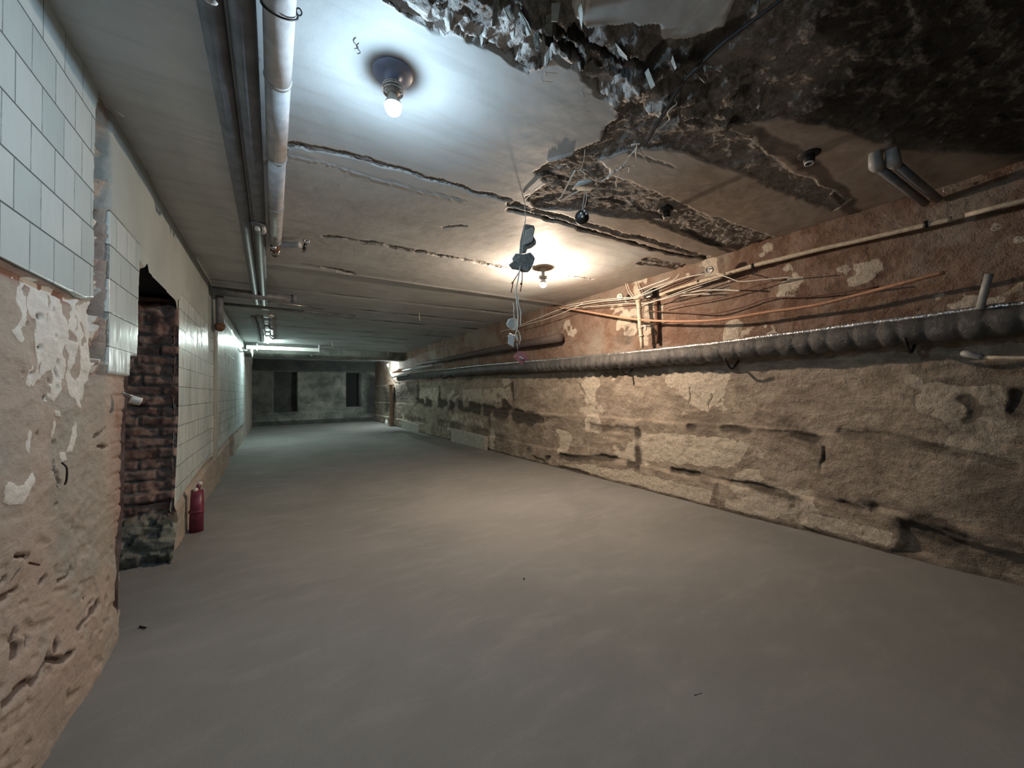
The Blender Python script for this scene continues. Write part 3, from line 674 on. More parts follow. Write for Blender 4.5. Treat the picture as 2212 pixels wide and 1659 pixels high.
# ---- jambs, soffit and back of the doorway
def build_jamb():
    zs = np.arange(-0.03, 1.90, 0.011)
    # far jamb: Y follows the opening edge, X runs back into the wall
    xs = np.arange(0, 0.75, 0.011)
    Z, Dp = np.meshgrid(zs, xs, indexing='ij')
    edge = np.interp(Z, [-0.1, 0.10, 0.30, 1.0, 1.9], [3.50, 3.56, 3.72, 3.865, 3.865])
    crs = (Z / 0.077 + 0.15 * fbm(Dp * 8, Z * 3, 2, 3)); fr = np.abs(crs % 1 - 0.5)
    mortar = sstep(0.30, 0.44, fr)
    hx = np.abs(((Dp + 0.02 * fbm(Dp * 5, Z * 5, 31, 3)) / 0.21 + 0.5 * (np.floor(crs) % 2)) % 1 - 0.5)
    mortar = np.maximum(mortar, sstep(0.455, 0.485, hx)) * sstep(0.15, 0.5, vn(Dp * 9 + 4, Z * 11, 57))
    cell = hsh(np.floor(crs), np.floor(Dp / 0.2 + 0.5 * (np.floor(crs) % 2)), 3)
    rub = sstep(0.36, 0.24, Z + 0.04 * fbm(Dp * 7, Z * 7, 4, 3))
    b, e, cid, gx, gy = worley(Dp * 14, Z * 14, 5)
    d = -mortar * 0.016 * (0.4 + vn(Dp * 9, Z * 9, 55)) * (1 - rub) + (cell - 0.5) * 0.030 * (1 - rub) + 0.022 * fbm(Dp * 12, Z * 14, 9, 4) + rub * ((cid - 0.5) * 0.06 + gy * 0.05)
    Yv = edge - d
    Yv[:, 0] = edge[:, 0]
    X = XL + 0.012 - Dp
    X = X + 0.03 * rub * np.exp(-Dp / 0.05)
    o = grid_object('trim_1', Z, Dp, (X, Yv, Z), dict(mortar=mortar, rubble=rub), [MBRICK])
    struct(o)
    # near jamb
    zs = np.arange(-0.03, 1.93, 0.03); Z, Dp = np.meshgrid(zs, np.arange(0, 0.75, 0.03), indexing='ij')
    edge = np.interp(Z, [-0.1, 0.29, 0.6, 0.95, 1.17, 1.28, 1.34, 1.8, 1.9], [2.60, 2.60, 2.67, 2.68, 2.71, 2.73, 2.83, 2.86, 2.88])
    o = grid_object('trim_2', Z, Dp, (XL - Dp - 0.002, edge - 0.01 - 0.01 * fbm(Z * 9, Dp * 9, 3, 3), Z), dict(mortar=Z * 0, rubble=Z * 0), [MBRICK]); struct(o)
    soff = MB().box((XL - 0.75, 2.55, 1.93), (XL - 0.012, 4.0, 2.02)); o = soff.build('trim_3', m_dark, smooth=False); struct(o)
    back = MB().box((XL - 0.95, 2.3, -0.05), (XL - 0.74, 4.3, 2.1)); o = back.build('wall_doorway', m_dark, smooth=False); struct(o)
build_jamb()

# ---- floor
def build_floor():
    ys = np.concatenate([np.arange(-4.5, 0.4, 0.15), steps(0.4, YF + 0.2, 0.04, 0.01, 3)]); xs = np.arange(XL - 0.80, XR + 0.15, 0.045)
    Y, X = np.meshgrid(ys, xs, indexing='ij')
    z = 0.004 * fbm(X * 0.9, Y * 0.9, 2, 3)
    return struct(grid_object('floor', X, Y, (X, Y, z), {}, [MF], flip=True))
build_floor()

# ---- wall behind the camera and the far wall with its openings
o = MB().box((XL - 0.2, -4.7, -0.1), (XR + 0.2, -4.45, ZC + 0.1)).build('wall_back', m_dark, smooth=False); struct(o)
def build_far():
    xs = np.arange(XL - 0.1, XR + 0.15, 0.03); zs = np.arange(-0.03, ZC + 0.2, 0.03)
    X, Z = np.meshgrid(xs, zs, indexing='ij')
    off = 0.03 * fbm(X * 2, Z * 2, 3, 4)
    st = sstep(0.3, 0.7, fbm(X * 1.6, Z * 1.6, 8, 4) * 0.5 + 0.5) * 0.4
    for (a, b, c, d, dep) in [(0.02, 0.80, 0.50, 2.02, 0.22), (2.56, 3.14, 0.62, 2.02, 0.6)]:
        m = (X > a) & (X < b) & (Z > c) & (Z < d); off = np.where(m, -dep, off); st = np.where(m, 1.0 if a > 1 else 0.75, st)  # dark depth of the openings is painted into the colour
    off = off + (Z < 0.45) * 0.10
    st = np.maximum(st, (Z < 0.17) * 0.75); st = np.maximum(st, sstep(1.95, 2.1, Z) * 0.8)  # beam shade painted over the wall top; foot coloured darker too
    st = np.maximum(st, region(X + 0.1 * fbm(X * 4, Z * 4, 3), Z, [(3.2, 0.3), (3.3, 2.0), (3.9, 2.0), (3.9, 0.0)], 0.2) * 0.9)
    struct(grid_object('wall_far', X, Z, (X, YF - off, Z), dict(stain_dark=st), [m_far], flip=False))
build_far()
# downstand beam near the far end
beam = MB(); beam.box((XL - 0.05, 12.7, 2.22), (XR + 0.02, 13.1, ZC + 0.15)); struct(beam.build('ceiling_beam', m_far, smooth=False, bevel=0.02))

# ================================================================== THE THINGS
def PX(X, *pts): return [on_x(a, b, X) for a, b in pts]
def PY(Y, *pts): return [on_y(a, b, Y) for a, b in pts]
def PZ(Z, *pts): return [on_z(a, b, Z) for a, b in pts]

# ---------------------------------------------------------------- burning lamps
def lamp(name, c, label, r_disc, m_disc, power, col, bulb_r, z_sock, z_bulb, ring=True, gp='burning ceiling bulbs'):
    """c = point on the ceiling; z_sock, z_bulb = drop of socket and bulb centre below it"""
    t = empty(name, c, label, 'lamp', gp)
    x, y, z = c
    d = MB().lathe((x, y, z - 0.0), (0, 0, -1), [(0.0, -0.005), (r_disc * 0.98, -0.005), (r_disc, 0.001), (r_disc * 0.97, 0.006), (r_disc * 0.55, 0.011), (bulb_r * 0.75, 0.016), (bulb_r * 0.7, 0.03), (0.001, 0.03)], 40)
    d.build('ceiling_plate', m_disc, t)
    s = MB().lathe((x, y, z), (0, 0, -1), [(0.001, 0.01), (bulb_r * 0.55, 0.01), (bulb_r * 0.5, z_sock - 0.012), (bulb_r * 0.85, z_sock - 0.008), (bulb_r * 0.8, z_sock + 0.016), (bulb_r * 0.5, z_sock + 0.02), (0.001, z_sock + 0.02)], 24)
    s.build('lamp_socket', m_porc if ring else m_disc, t)
    if ring:
        g = MB()
        for k, rr in enumerate((1.22, 1.30, 1.22)):
            h0 = z_sock - 0.014 + 0.011 * k
            g.lathe((x, y, z), (0, 0, -1), [(bulb_r * (rr - 0.06), h0), (bulb_r * rr, h0 + 0.001), (bulb_r * (rr + 0.02), h0 + 0.004), (bulb_r * rr, h0 + 0.007), (bulb_r * (rr - 0.06), h0 + 0.007), (bulb_r * (rr - 0.06), h0)], 32)
        for a in range(3):
            an = a * 2.09 + 0.4
            g.tube([(x + math.cos(an) * bulb_r * 0.6, y + math.sin(an) * bulb_r * 0.6, z - z_sock + 0.012), (x + math.cos(an) * bulb_r * 1.22, y + math.sin(an) * bulb_r * 1.22, z - z_sock + 0.010)], 0.0018, 6)
        g.build('shade_ring', m_brass, t)
    br = bulb_r
    MB().lathe((x, y, z - z_bulb), (0, 0, -1), [(br * 0.42, -br * 1.6), (br * 0.5, -br * 1.25), (br * 0.82, -br * 0.65), (br * 1.09, -br * 0.14), (br * 1.09, -br * 0.04), (br * 0.98, 0.0)], 28).build('shield_collar', m_porc, t)  # opaque collar shaped to keep the bulb's light off the nearby ceiling
    b = MB().lathe((x, y, z - z_bulb), (0, 0, -1), [(br * 0.98, -br * 0.04), (br * 0.99, br * 0.08), (br * 0.96, br * 0.35), (br * 0.75, br * 0.8), (br * 0.4, br * 1.08), (0.001, br * 1.16)], 20)
    gl = glow('burning bulb ' + label[:12], col, power)
    b.build('light_bulb', gl, t)
    return t

cA = on_z(849, 160, ZC - 0.004)
lamp('bulb_lamp', cA, 'ceiling lamp with burning cold white bulb and dark round plate, nearest the camera', 0.079, m_rose, POWER_NEAR, (0.60, 0.82, 1.0), 0.033, 0.062, 0.132)
cB = on_z(1173, 579, ZC - 0.004)
lamp('bulb_lamp', cB, 'ceiling lamp with burning warm yellow bulb under a brown plate', 0.105, m_rose2, POWER_WARM, (1.0, 0.765, 0.57), 0.035, 0.095, 0.165)
cC = on_y(578, 738, 11.2); zC = 2.52 - cC[2]; cC[2] = 2.52
lamp('bulb_lamp', cC, 'far ceiling lamp with burning greenish white bulb beside the left wall', 0.07, m_porc, POWER_LEFT, (0.80, 1.0, 0.93), 0.034, zC - 0.06, zC, ring=False)
cD = on_y(838, 787, 14.0); zD = 2.52 - cD[2]; cD[2] = 2.52
lamp('bulb_lamp', cD, 'farthest burning bulb, high in the corner beside the right wall', 0.07, m_porc, POWER_RIGHT, (0.86, 1.0, 0.95), 0.034, zD - 0.06, zD, ring=False)

# ---------------------------------------------------------------- dead lamp holders and sockets
def dead_lamp(px, py, label, tilt):
    c = on_z(px, py, ZC + 0.01); t = empty('lamp_holder', c, label, 'lamp holder', 'empty lamp holders on the broken ceiling')
    x, y, z = c
    MB().lathe(c, (0, 0, -1), [(0.001, -0.02), (0.055, -0.02), (0.058, 0.0), (0.052, 0.014), (0.03, 0.022), (0.001, 0.022)], 28).build('ceiling_plate', m_iron, t)
    MB().lathe((x, y, z), (tilt, 0, -1), [(0.001, 0.015), (0.026, 0.015), (0.028, 0.05), (0.020, 0.062), (0.016, 0.060), (0.014, 0.03), (0.001, 0.03)], 24).build('lamp_socket', m_iron, t)
    MB().lathe((x, y, z), (tilt, 0, -1), [(0.016, 0.052), (0.0225, 0.056), (0.0225, 0.066), (0.017, 0.068), (0.016, 0.052)], 24).build('socket_rim', m_porc, t)
dead_lamp(1438, 452, 'dark empty lamp holder with pale rim, right of the hanging shiny socket', 0.15)
dead_lamp(1748, 330, 'dark empty lamp holder high in the shadow, left of the two pipe elbows', -0.1)

# the socket dangling on its cable
tw = 1.62
hc_ = on_y(1257, 470, tw)
t = empty('hanging_socket', hc_, 'shiny round socket dangling from pale wires below the ceiling', 'socket')
MB().ball(hc_, 0.040, 20, (1, 1, 1)).build('socket_shell', m_iron, t)
for k, (dx, dz) in enumerate([(-0.028, 0.004), (-0.008, 0.020), (-0.002, 0.004), (-0.022, -0.012)]):
    q = hc_ + np.array([dx, -math.sqrt(0.0016 - dx * dx - dz * dz), dz]); MB().box(q - 0.006, q + 0.006)  .build('contact', m_white, t, smooth=False, bevel=0.001)
MB().ball(hc_ + np.array([-0.027, -0.008, -0.006]), 0.006, 10).build('screw', m_porc, t)
MB().tube(PY(tw, (1266, 412), (1267, 430), (1262, 448), (1255, 458)), 0.0022, 8, smooth_n=6).build('cable', m_wire, t)
MB().tube(PY(tw - 0.01, (1264, 412), (1262, 425), (1259, 445), (1256, 456)), 0.0018, 8, smooth_n=6).build('cable', m_wire, t)
q = on_y(1263, 434, tw + 0.05)
o = MB().lathe(q, (0.55, -1, 0.1), [(0.001, 0.0), (0.027, 0.0), (0.029, 0.006), (0.022, 0.014), (0.001, 0.016)], 24).build('socket_cover', m_rust)
tag(o, 'brown round cover hanging behind the wire, just above the shiny socket', 'cover')
t2 = MB().tube([q + np.array([0, 0, 0.02]), q + np.array([0.01, 0, 0.12]), q + np.array([0.0, 0.02, 0.17])], 0.0016, 6)
o2 = t2.build('cover_wire', m_wire, o)

# white piece with its wires
t = empty('wire_tangle', on_y(1262, 402, tw), 'bunch of stripped pale wires and tape hanging under the peeled ceiling patch', 'wires')
MB().prism(PZ(2.335, (1238, 410), (1252, 396), (1276, 390), (1285, 396), (1283, 403), (1276, 412), (1250, 412), (1243, 407)), (0.004, 0.012, 0.022), 0.003, 3).build('plaster_lump', m_chunkp, t)
W = [([(1264, 323), (1263, 340), (1258, 356), (1254, 366)], 0.0018), ([(1244, 368), (1236, 380), (1224, 402), (1213, 424), (1208, 430), (1212, 431), (1228, 423), (1252, 412)], 0.0050),
     ([(1256, 367), (1266, 376), (1278, 385), (1284, 388)], 0.0035), ([(1260, 366), (1270, 370), (1280, 380), (1286, 386)], 0.0035), ([(1222, 355), (1232, 365), (1246, 368), (1256, 367)], 0.0022), ([(1259, 370), (1264, 380), (1266, 392)], 0.002),
     ([(1285, 388), (1302, 390), (1318, 378), (1332, 368), (1345, 360)], 0.006), ([(1305, 388), (1325, 372), (1340, 366), (1358, 360), (1359, 370)], 0.003), ([(1344, 368), (1336, 378), (1330, 392), (1332, 404)], 0.0025),
     ([(1346, 352), (1350, 360), (1360, 357)], 0.002), ([(1312, 386), (1324, 372), (1328, 369)], 0.006), ([(1330, 362), (1336, 366), (1342, 368)], 0.0025), ([(1345, 358), (1356, 346), (1360, 338), (1372, 322), (1376, 314)], 0.0035),
     ([(1378, 312), (1375, 330), (1374, 345), (1368, 359)], 0.003), ([(1382, 318), (1390, 338), (1400, 352), (1406, 350), (1410, 349)], 0.0022), ([(1364, 313), (1372, 312), (1382, 311)], 0.0045), ([(1376, 314), (1372, 325), (1360, 336)], 0.002)]
for k, (pts, r) in enumerate(W):
    MB().tube([p + np.array([0, 0.004 * math.sin(i * 1.7 + k), 0]) for i, p in enumerate(PZ(2.375 + 0.004 * (k % 5), *pts))], r, 7, smooth_n=5, wob=0.05).build('wire', m_wire, t)
# black cable along the ceiling
o = MB().tube(PZ(ZC - 0.03, (1388, 318), (1400, 302), (1415, 275), (1440, 235), (1470, 185), (1505, 148), (1560, 95), (1620, 50), (1680, 5), (1740, -40)), [0.007, 0.008, 0.009, 0.009, 0.008, 0.007, 0.006], 8, smooth_n=6, wob=0.08).build('black_cable', m_black)
tag(o, 'thick black cable running under the broken ceiling towards the upper right', 'cable')
o = MB().tube(PZ(ZC - 0.035, (1417, 279), (1430, 274), (1440, 264), (1447, 255), (1443, 243), (1450, 233), (1461, 225), (1461, 218)), [0.0022, 0.0025, 0.002, 0.0065, 0.006, 0.003, 0.002], 7, smooth_n=5).build('paint_strip', m_wire)
tag(o, 'pale curling strip hanging beside the black cable on the ceiling', 'strip')
for pts, lab in [([(1230, 405), (1221, 428), (1178, 465)], 0)]: pass
o = MB().tube(PZ(ZC - 0.012, (1172, 395), (1160, 405), (1146, 420), (1134, 432)), [0.003, 0.004, 0.003], 7, smooth_n=4).build('torn_wire', m_wire)
tag(o, 'short pale wire along the torn ceiling edge above the hanging chunks', 'wire')

# ---------------------------------------------------------------- the string of hanging debris
YH = 2.17
t = empty('debris_string', on_y(1132, 420, YH), 'long cord hung from the ceiling crack with plaster lumps threaded on it', 'hanging cord')
MB().tube(PY(YH, (1133, 425), (1134, 450), (1135, 475), (1132, 495), (1129, 530), (1126, 560)), 0.0032, 7, smooth_n=5).build('cord', m_wire, t)
MB().tube(PY(YH - 0.02, (1124, 575), (1119, 605), (1115, 625), (1116, 650), (1119, 680), (1118, 705), (1114, 722)), 0.0045, 7, smooth_n=5).build('cord', m_wire, t)
MB().tube(PY(YH - 0.03, (1121, 640), (1120, 655), (1125, 675), (1124, 705)), 0.0040, 7, smooth_n=5).build('cord', m_wire, t)
MB().tube(PY(YH - 0.01, (1124, 574), (1120, 590), (1109, 608), (1107, 618), (1104, 632)), 0.0035, 7, smooth_n=5).build('cord', m_brown, t)
MB().tube(PY(YH - 0.01, (1127, 574), (1128, 592), (1127, 612), (1124, 630)), 0.0035, 7, smooth_n=5).build('cord', m_brown, t)
MB().ball(on_y(1107, 611, YH - 0.01), 0.007, 8, noise=0.2).build('knot', m_brown, t)
MB().ball(on_y(1126, 613, YH - 0.01), 0.008, 8, noise=0.2).build('knot', m_brown, t)
MB().tube(PY(YH, (1108, 654), (1110, 662), (1110, 676), (1111, 690)), 0.0035, 7, smooth_n=5).build('cord', m_wire, t)
MB().tube(PY(YH - 0.02, (1116, 740), (1118, 750), (1119, 762)), 0.0016, 6).build('cord', m_wire, t)
def hung(name, outl, th, mat, label, cat, jit=0.004, seed=1, gp='lumps hanging on the cord', yo=0.0, bev=0.0):
    o = MB().prism(PY(YH + yo, *outl), th, jit, seed).build(name, mat, smooth=False, bevel=bev)
    return tag(o, label, cat, gp)
hung('plaster_chunk', [(1134, 486), (1138, 484), (1154, 487), (1156, 494), (1153, 510), (1158, 520), (1157, 528), (1150, 533), (1140, 536), (1137, 545), (1125, 545), (1127, 520), (1130, 500)], (0.004, 0.035, 0.0), m_chunk, 'tall flat grey plaster chunk, topmost on the hanging cord', 'plaster chunk', 0.003, 2)
o = MB().prism(PY(YH - 0.010, (1137, 497), (1150, 491), (1154, 497), (1152, 512), (1150, 522), (1136, 528), (1132, 527)), (0.0, 0.012, 0.0), 0.002, 5).build('pale_face', m_chunkp, None, smooth=False)
o.parent = bpy.data.objects['plaster_chunk']; o.location = Vector(o.location) - bpy.data.objects['plaster_chunk'].location
hung('plaster_chunk', [(1115, 553), (1118, 547), (1130, 549), (1146, 546), (1152, 552), (1154, 558), (1150, 570), (1143, 584), (1134, 586), (1124, 578), (1116, 580), (1105, 572), (1108, 566), (1117, 561)], (0.0, 0.05, 0.0), m_chunk, 'jagged dark grey plaster lump, second on the hanging cord', 'plaster chunk', 0.006, 7, yo=-0.02)
hung('plaster_chunk', [(1098, 698), (1101, 690), (1108, 687), (1116, 689), (1117, 700), (1114, 712), (1108, 713), (1100, 706)], (0.0, 0.03, 0.0), m_chunkp, 'small rounded pale lump of plaster low on the hanging cord', 'plaster chunk', 0.002, 9)
sw = empty('plastic_switch', on_y(1107, 735, YH), 'white broken plastic switch box hanging above the pink card', 'switch box')
MB().prism(PY(YH - 0.02, (1100, 719), (1112, 725), (1109, 749), (1097, 742)), (0.018, 0.03, 0.0), 0.0, 1).build('housing', m_white, sw, smooth=False, bevel=0.002)
MB().prism(PY(YH - 0.025, (1112, 721), (1118, 724), (1120, 738), (1116, 733)), (0.012, 0.02, -0.004), 0.0, 2).build('cover_flap', m_white, sw, smooth=False, bevel=0.001)
MB().tube(PY(YH, (1119, 714), (1123, 722), (1124, 735), (1121, 744)), 0.004, 7, smooth_n=4).build('curl', m_white, sw)
MB().tube(PY(YH, (1097, 726), (1101, 727)), 0.004, 6).build('pin', m_white, sw)
pk = hung('pink_card', [(1110, 771), (1114, 765), (1120, 760), (1130, 759), (1137, 766), (1142, 775), (1133, 781), (1126, 789), (1119, 779)], (0.004, 0.006, 0.0), m_pink, 'small pink card with white mark hanging at the bottom end of the cord', 'card', 0.0015, 4, 'lumps hanging on the cord', -0.02, 0.001)
o = MB().prism(PY(YH - 0.026, (1124, 769), (1131, 774), (1129, 777), (1122, 772)), (0.0, 0.004, 0.0), 0, 1).build('white_mark', m_white, None, smooth=False); o.parent = pk; o.location = Vector(o.location) - pk.location
# cut plaster flake hanging near it
# ---------------------------------------------------------------- pipes under the ceiling, left
t = empty('overhead_pipe', (0.0, 1.0, 2.36), 'thick pale insulated pipe along the ceiling left of the near bulb', 'pipe', 'pipes along the left ceiling')
MB().tube([(0.020, -1.0, 2.375), (0.018, 0.6, 2.375), (0.016, 1.73, 2.378)], 0.046, 28, wob=0.01).build('insulation', m_pipe, t)
MB().tube([(0.016, 1.70, 2.378), (0.016, 2.3, 2.380)], 0.0445, 28).build('insulation', m_pipe, t)
MB().tube([(0.016, 2.27, 2.380), (0.015, 3.60, 2.385)], [0.043, 0.043], 28).build('insulation', m_pipe, t)
for yy, rr in ((1.715, 0.0475), (2.29, 0.046), (2.9, 0.0455)):
    MB().lathe((0.016, yy, 2.378), (0, 1, 0), [(0.040, -0.004), (rr, -0.004), (rr + 0.001, 0.0), (rr, 0.006), (0.040, 0.006)], 32).build('joint_lip', m_pipe, t)
# wire hanger with its eye
h = on_z(603, 85, 2.375); hy = 1.40
ring_pts = [(0.018 + math.cos(a) * 0.0505, hy + 0.03 * math.sin(a), 2.376 + math.sin(a) * 0.0505) for a in np.linspace(-3.5, 0.3, 26)]
MB().tube(ring_pts, 0.003, 8).build('wire_hanger', m_iron, t)
ex, ey, ez = ring_pts[-1]
MB().tube([(ex + 0.006 + 0.008 * math.cos(a), ey, ez + 0.012 + 0.012 * math.sin(a)) for a in np.linspace(0, 6.4, 14)], 0.0024, 7).build('hanger_eye', m_iron, t)
q = on_z(620, 330, 2.42); MB().box(q - np.array([0.006, 0.004, 0.012]), q + np.array([0.006, 0.004, 0.02])).build('bracket', m_brass, t, smooth=False, bevel=0.001)
# tee, valve and branch at its end
v = empty('pipe_valve', on_z(597, 530, 2.38), 'brass and red valve cluster with a side branch at the end of the near pipe', 'valve')
MB().tube([(0.015, 3.55, 2.385), (0.015, 3.75, 2.385), (0.016, 3.95, 2.385)], [0.03, 0.034, 0.026], 18).build('valve_body', m_rust, v)
MB().lathe((0.01, 3.62, 2.36), (-0.25, 0, -1), [(0.001, 0.0), (0.02, 0.0), (0.022, 0.03), (0.014, 0.04), (0.001, 0.045)], 18).build('valve_cap', m_brass, v)
MB().lathe((0.015, 3.84, 2.385), (0, 1, 0), [(0.02, -0.02), (0.036, -0.018), (0.036, 0.0), (0.03, 0.004), (0.036, 0.01), (0.034, 0.03), (0.02, 0.032)], 20).build('coupling', m_brass, v)
MB().tube([(0.03, 3.70, 2.40), (0.10, 3.69, 2.40), (0.19, 3.62, 2.395)], 0.024, 16, smooth_n=6, wob=0.02).build('branch_pipe', m_pipe, v)
q = on_z(662, 521, 2.385); MB().lathe(q, (0.3, -1, -0.35), [(0.001, -0.03), (0.018, -0.03), (0.022, 0.0), (0.022, 0.012), (0.015, 0.014), (0.012, 0.002), (0.001, 0.002)], 22).build('open_end', m_brass, v)
tap = MB().tube([q + np.array([-0.005, 0.01, -0.01]), q + np.array([-0.012, 0.03, -0.055]), q + np.array([-0.02, 0.045, -0.075])], [0.012, 0.014, 0.009], 14).build('drain_tap', m_iron, v)
MB().ball(q + np.array([-0.008, 0.014, -0.036]), 0.007, 10).build('tap_screw', m_brass, tap); MB().ball(q + np.array([-0.018, 0.03, -0.07]), 0.006, 10).build('tap_screw', m_brass, tap)
# dark pipes beside it
for k, (x0, lab, r) in enumerate([(-0.085, 'dark shaded pipe along the ceiling, directly left of the pale insulated pipe', 0.040), (-0.168, 'dark shaded pipe along the ceiling, outermost towards the left wall', 0.036)]):
    o = MB().tube([(x0, -1.0, 2.385), (x0, 3.0, 2.388), (x0 - 0.02, 6.2, 2.40)], r, 24, wob=0.006).build('overhead_pipe', m_dpipe); tag(o, lab, 'pipe', 'pipes along the left ceiling')
q = on_z(455, 2, 2.33)
o = MB().ball(q, 0.014, 12, (1.3, 0.7, 0.6), 0.06, 3).build('pipe_clip', m_porc); tag(o, 'small pale pipe clip under the dark pipes, at the top edge of the photo', 'clip')
# round escutcheon with white elbow
e = empty('cover_plate', on_z(558, 488, 2.38), 'round grey cover plate with two white elbow ends, left of the valve cluster', 'cover plate')
q = on_z(558, 486, 2.345)
MB().lathe(q, (0, 0, -1), [(0.001, -0.008), (0.045, -0.008), (0.048, 0.0), (0.04, 0.008), (0.02, 0.012), (0.001, 0.012)], 28).build('plate', m_dpipe, e)
MB().lathe(q + np.array([-0.008, 0.01, 0]), (0.1, 0.25, -1), [(0.001, 0.0), (0.018, 0.0), (0.018, 0.035), (0.012, 0.037), (0.001, 0.037)], 18).build('elbow_end', m_porc, e)
MB().tube([q + np.array([0.028, 0.0, -0.004]), q + np.array([0.034, 0.03, -0.02]), q + np.array([0.028, 0.08, -0.02]), q + np.array([0.02, 0.12, 0.0])], [0.012, 0.014, 0.013, 0.01], 14, smooth_n=4).build('elbow_end', m_porc, e)
# cross pipes and the down pipe at the left wall
t = empty('cross_pipe', (-0.5, 5.7, 2.38), 'dark pipe crossing under the ceiling from the left wall, past the valve cluster', 'pipe', 'cross pipes')
MB().tube([(-0.60, 5.55, 2.36), (-0.2, 5.60, 2.365), (0.25, 5.62, 2.37)], 0.05, 20).build('pipe_run', m_dpipe, t)
MB().lathe((0.25, 5.62, 2.37), (1, 0, 0), [(0.05, -0.05), (0.058, -0.05), (0.058, 0.0), (0.03, 0.01), (0.001, 0.01)], 20).build('end_cap', m_dpipe, t)
o = MB().tube([(-0.60, 6.6, 2.42), (0.3, 6.65, 2.42), (1.15, 6.7, 2.43)], 0.022, 14).build('cross_pipe', m_dpipe); tag(o, 'thin dark pipe crossing under the ceiling behind the thicker one', 'pipe', 'cross pipes')
o = MB().tube(PZ(2.40, (578, 652), (590, 653), (640, 659), (700, 668)), 0.008, 8).build('cross_rod', m_brass); tag(o, 'thin shiny rod across the ceiling above the three far pipes', 'rod')
t = empty('down_pipe', (-0.57, 5.8, 1.9), 'short dark down pipe on the left wall ending in a rusty bulb-shaped cap', 'pipe')
MB().tube([(-0.545, 5.72, 2.42), (-0.545, 5.74, 2.2), (-0.545, 5.76, 2.02)], 0.040, 18).build('pipe_run', m_dpipe, t)
MB().ball((-0.545, 5.765, 1.98), 0.055, 18, (1, 1, 1.1)).build('end_cap', m_rust, t)
# far pipes lit by the far lamp
for k, (pts, r, lab) in enumerate([([(546, 683), (552, 700), (556, 715), (561, 738)], 0.036, 'pale segmented pipe on the far ceiling, left of three, running to the far lamp'),
                                   ([(560, 682), (566, 702), (569, 720), (570, 738)], 0.042, 'pale segmented pipe on the far ceiling, middle of three')]):
    t = empty('far_pipe', on_z(*pts[0], 2.47), lab, 'pipe', 'pale pipes near the far lamp')
    P = [p for p in PZ(2.475, *pts)]
    P = catmull([np.array(p) for p in P], 4)
    MB().tube(P, r, 16, wob=0.02).build('insulation', m_pipe, t)
    for i in range(2, len(P) - 1, 3):
        MB().lathe(P[i], P[i + 1] - P[i], [(r * 0.7, -0.012), (r * 1.07, -0.01), (r * 1.07, 0.01), (r * 0.7, 0.012)], 18).build('strap', m_dpipe, t)
t = empty('far_valve_pipe', on_z(587, 690, 2.47), 'pale valve pipe with couplings on the far ceiling, right of three, beside the far lamp', 'pipe', 'pale pipes near the far lamp')
P = PZ(2.475, (587, 678), (588, 700), (590, 735))
MB().tube(P, 0.036, 16).build('pipe_run', m_pipe, t)
for py, rr in ((690, 0.05), (705, 0.07), (722, 0.055), (728, 0.055)):
    q = on_z(588 + (py - 690) * 0.03, py, 2.47); MB().lathe(q, (0, 1, 0), [(0.03, -0.07), (rr, -0.06), (rr, 0.06), (0.03, 0.07)], 18).build('coupling', m_pipe, t)
MB().box(on_z(577, 705, 2.50) + np.array([-0.05, -0.2, -0.01]), on_z(577, 705, 2.50) + np.array([0.07, 1.2, 0.012])).build('mounting_board', m_pipe, t, smooth=False)
MB().lathe(on_z(585, 681, 2.36), (0.2, -0.3, -1), [(0.001, 0.0), (0.04, 0.0), (0.045, 0.02), (0.001, 0.03)], 18).build('hand_wheel', m_white, t)
# white trunk across the far ceiling
t = empty('cable_trunk', (0.25, 11.65, 2.3), 'long white painted trunk crossing the far ceiling beside the left lamp', 'cable trunk')
MB().box((-0.57, 11.60, 2.30), (1.10, 11.74, 2.40)).build('trunk_body', m_white, t, smooth=False, bevel=0.01)
MB().box((-0.36, 11.58, 2.27), (-0.33, 11.76, 2.48)).build('bracket', m_pipe, t, smooth=False, bevel=0.004)
MB().box((1.05, 11.58, 2.28), (1.08, 11.76, 2.50)).build('bracket', m_pipe, t, smooth=False, bevel=0.004)
o = MB().tube(PY(11.55, (543, 756), (545, 764), (545, 772)), [0.035, 0.02, 0.003], 10).build('drip_rag', m_wire); tag(o, 'thin pale rag dripping below the left end of the white trunk', 'rag')
o = MB().tube(PX(-0.56, (524, 751), (527, 756), (530, 757), (535, 756)), 0.014, 8, smooth_n=4).build('bent_hook', m_white); tag(o, 'white hook sticking out of the left wall under the white trunk', 'hook')

# ---------------------------------------------------------------- right wall: big foil wrapped pipe
XP = 3.57
FO = PX(XP, (2400, 634), (2212, 657), (2090, 672), (1968, 689), (1860, 702), (1757, 716), (1650, 729), (1554, 742), (1470, 751), (1387, 760), (1290, 769), (1200, 777), (1147, 781), (1039, 790), (960, 799), (898, 806), (862, 812))
FO[0][1] = 0.02
t = empty('foil_pipe', FO[2], 'large foil wrapped heating pipe running the whole length of the right wall', 'pipe')
P = catmull([np.array(p) for p in FO], 30)
P = [np.array([XP, -2.0, P[0][2]])] + P
rs = np.random.RandomState(5); s = 0; R = []; C = []
seg = 28; V = []; Fc = []; edges_s = [0]; wr = []
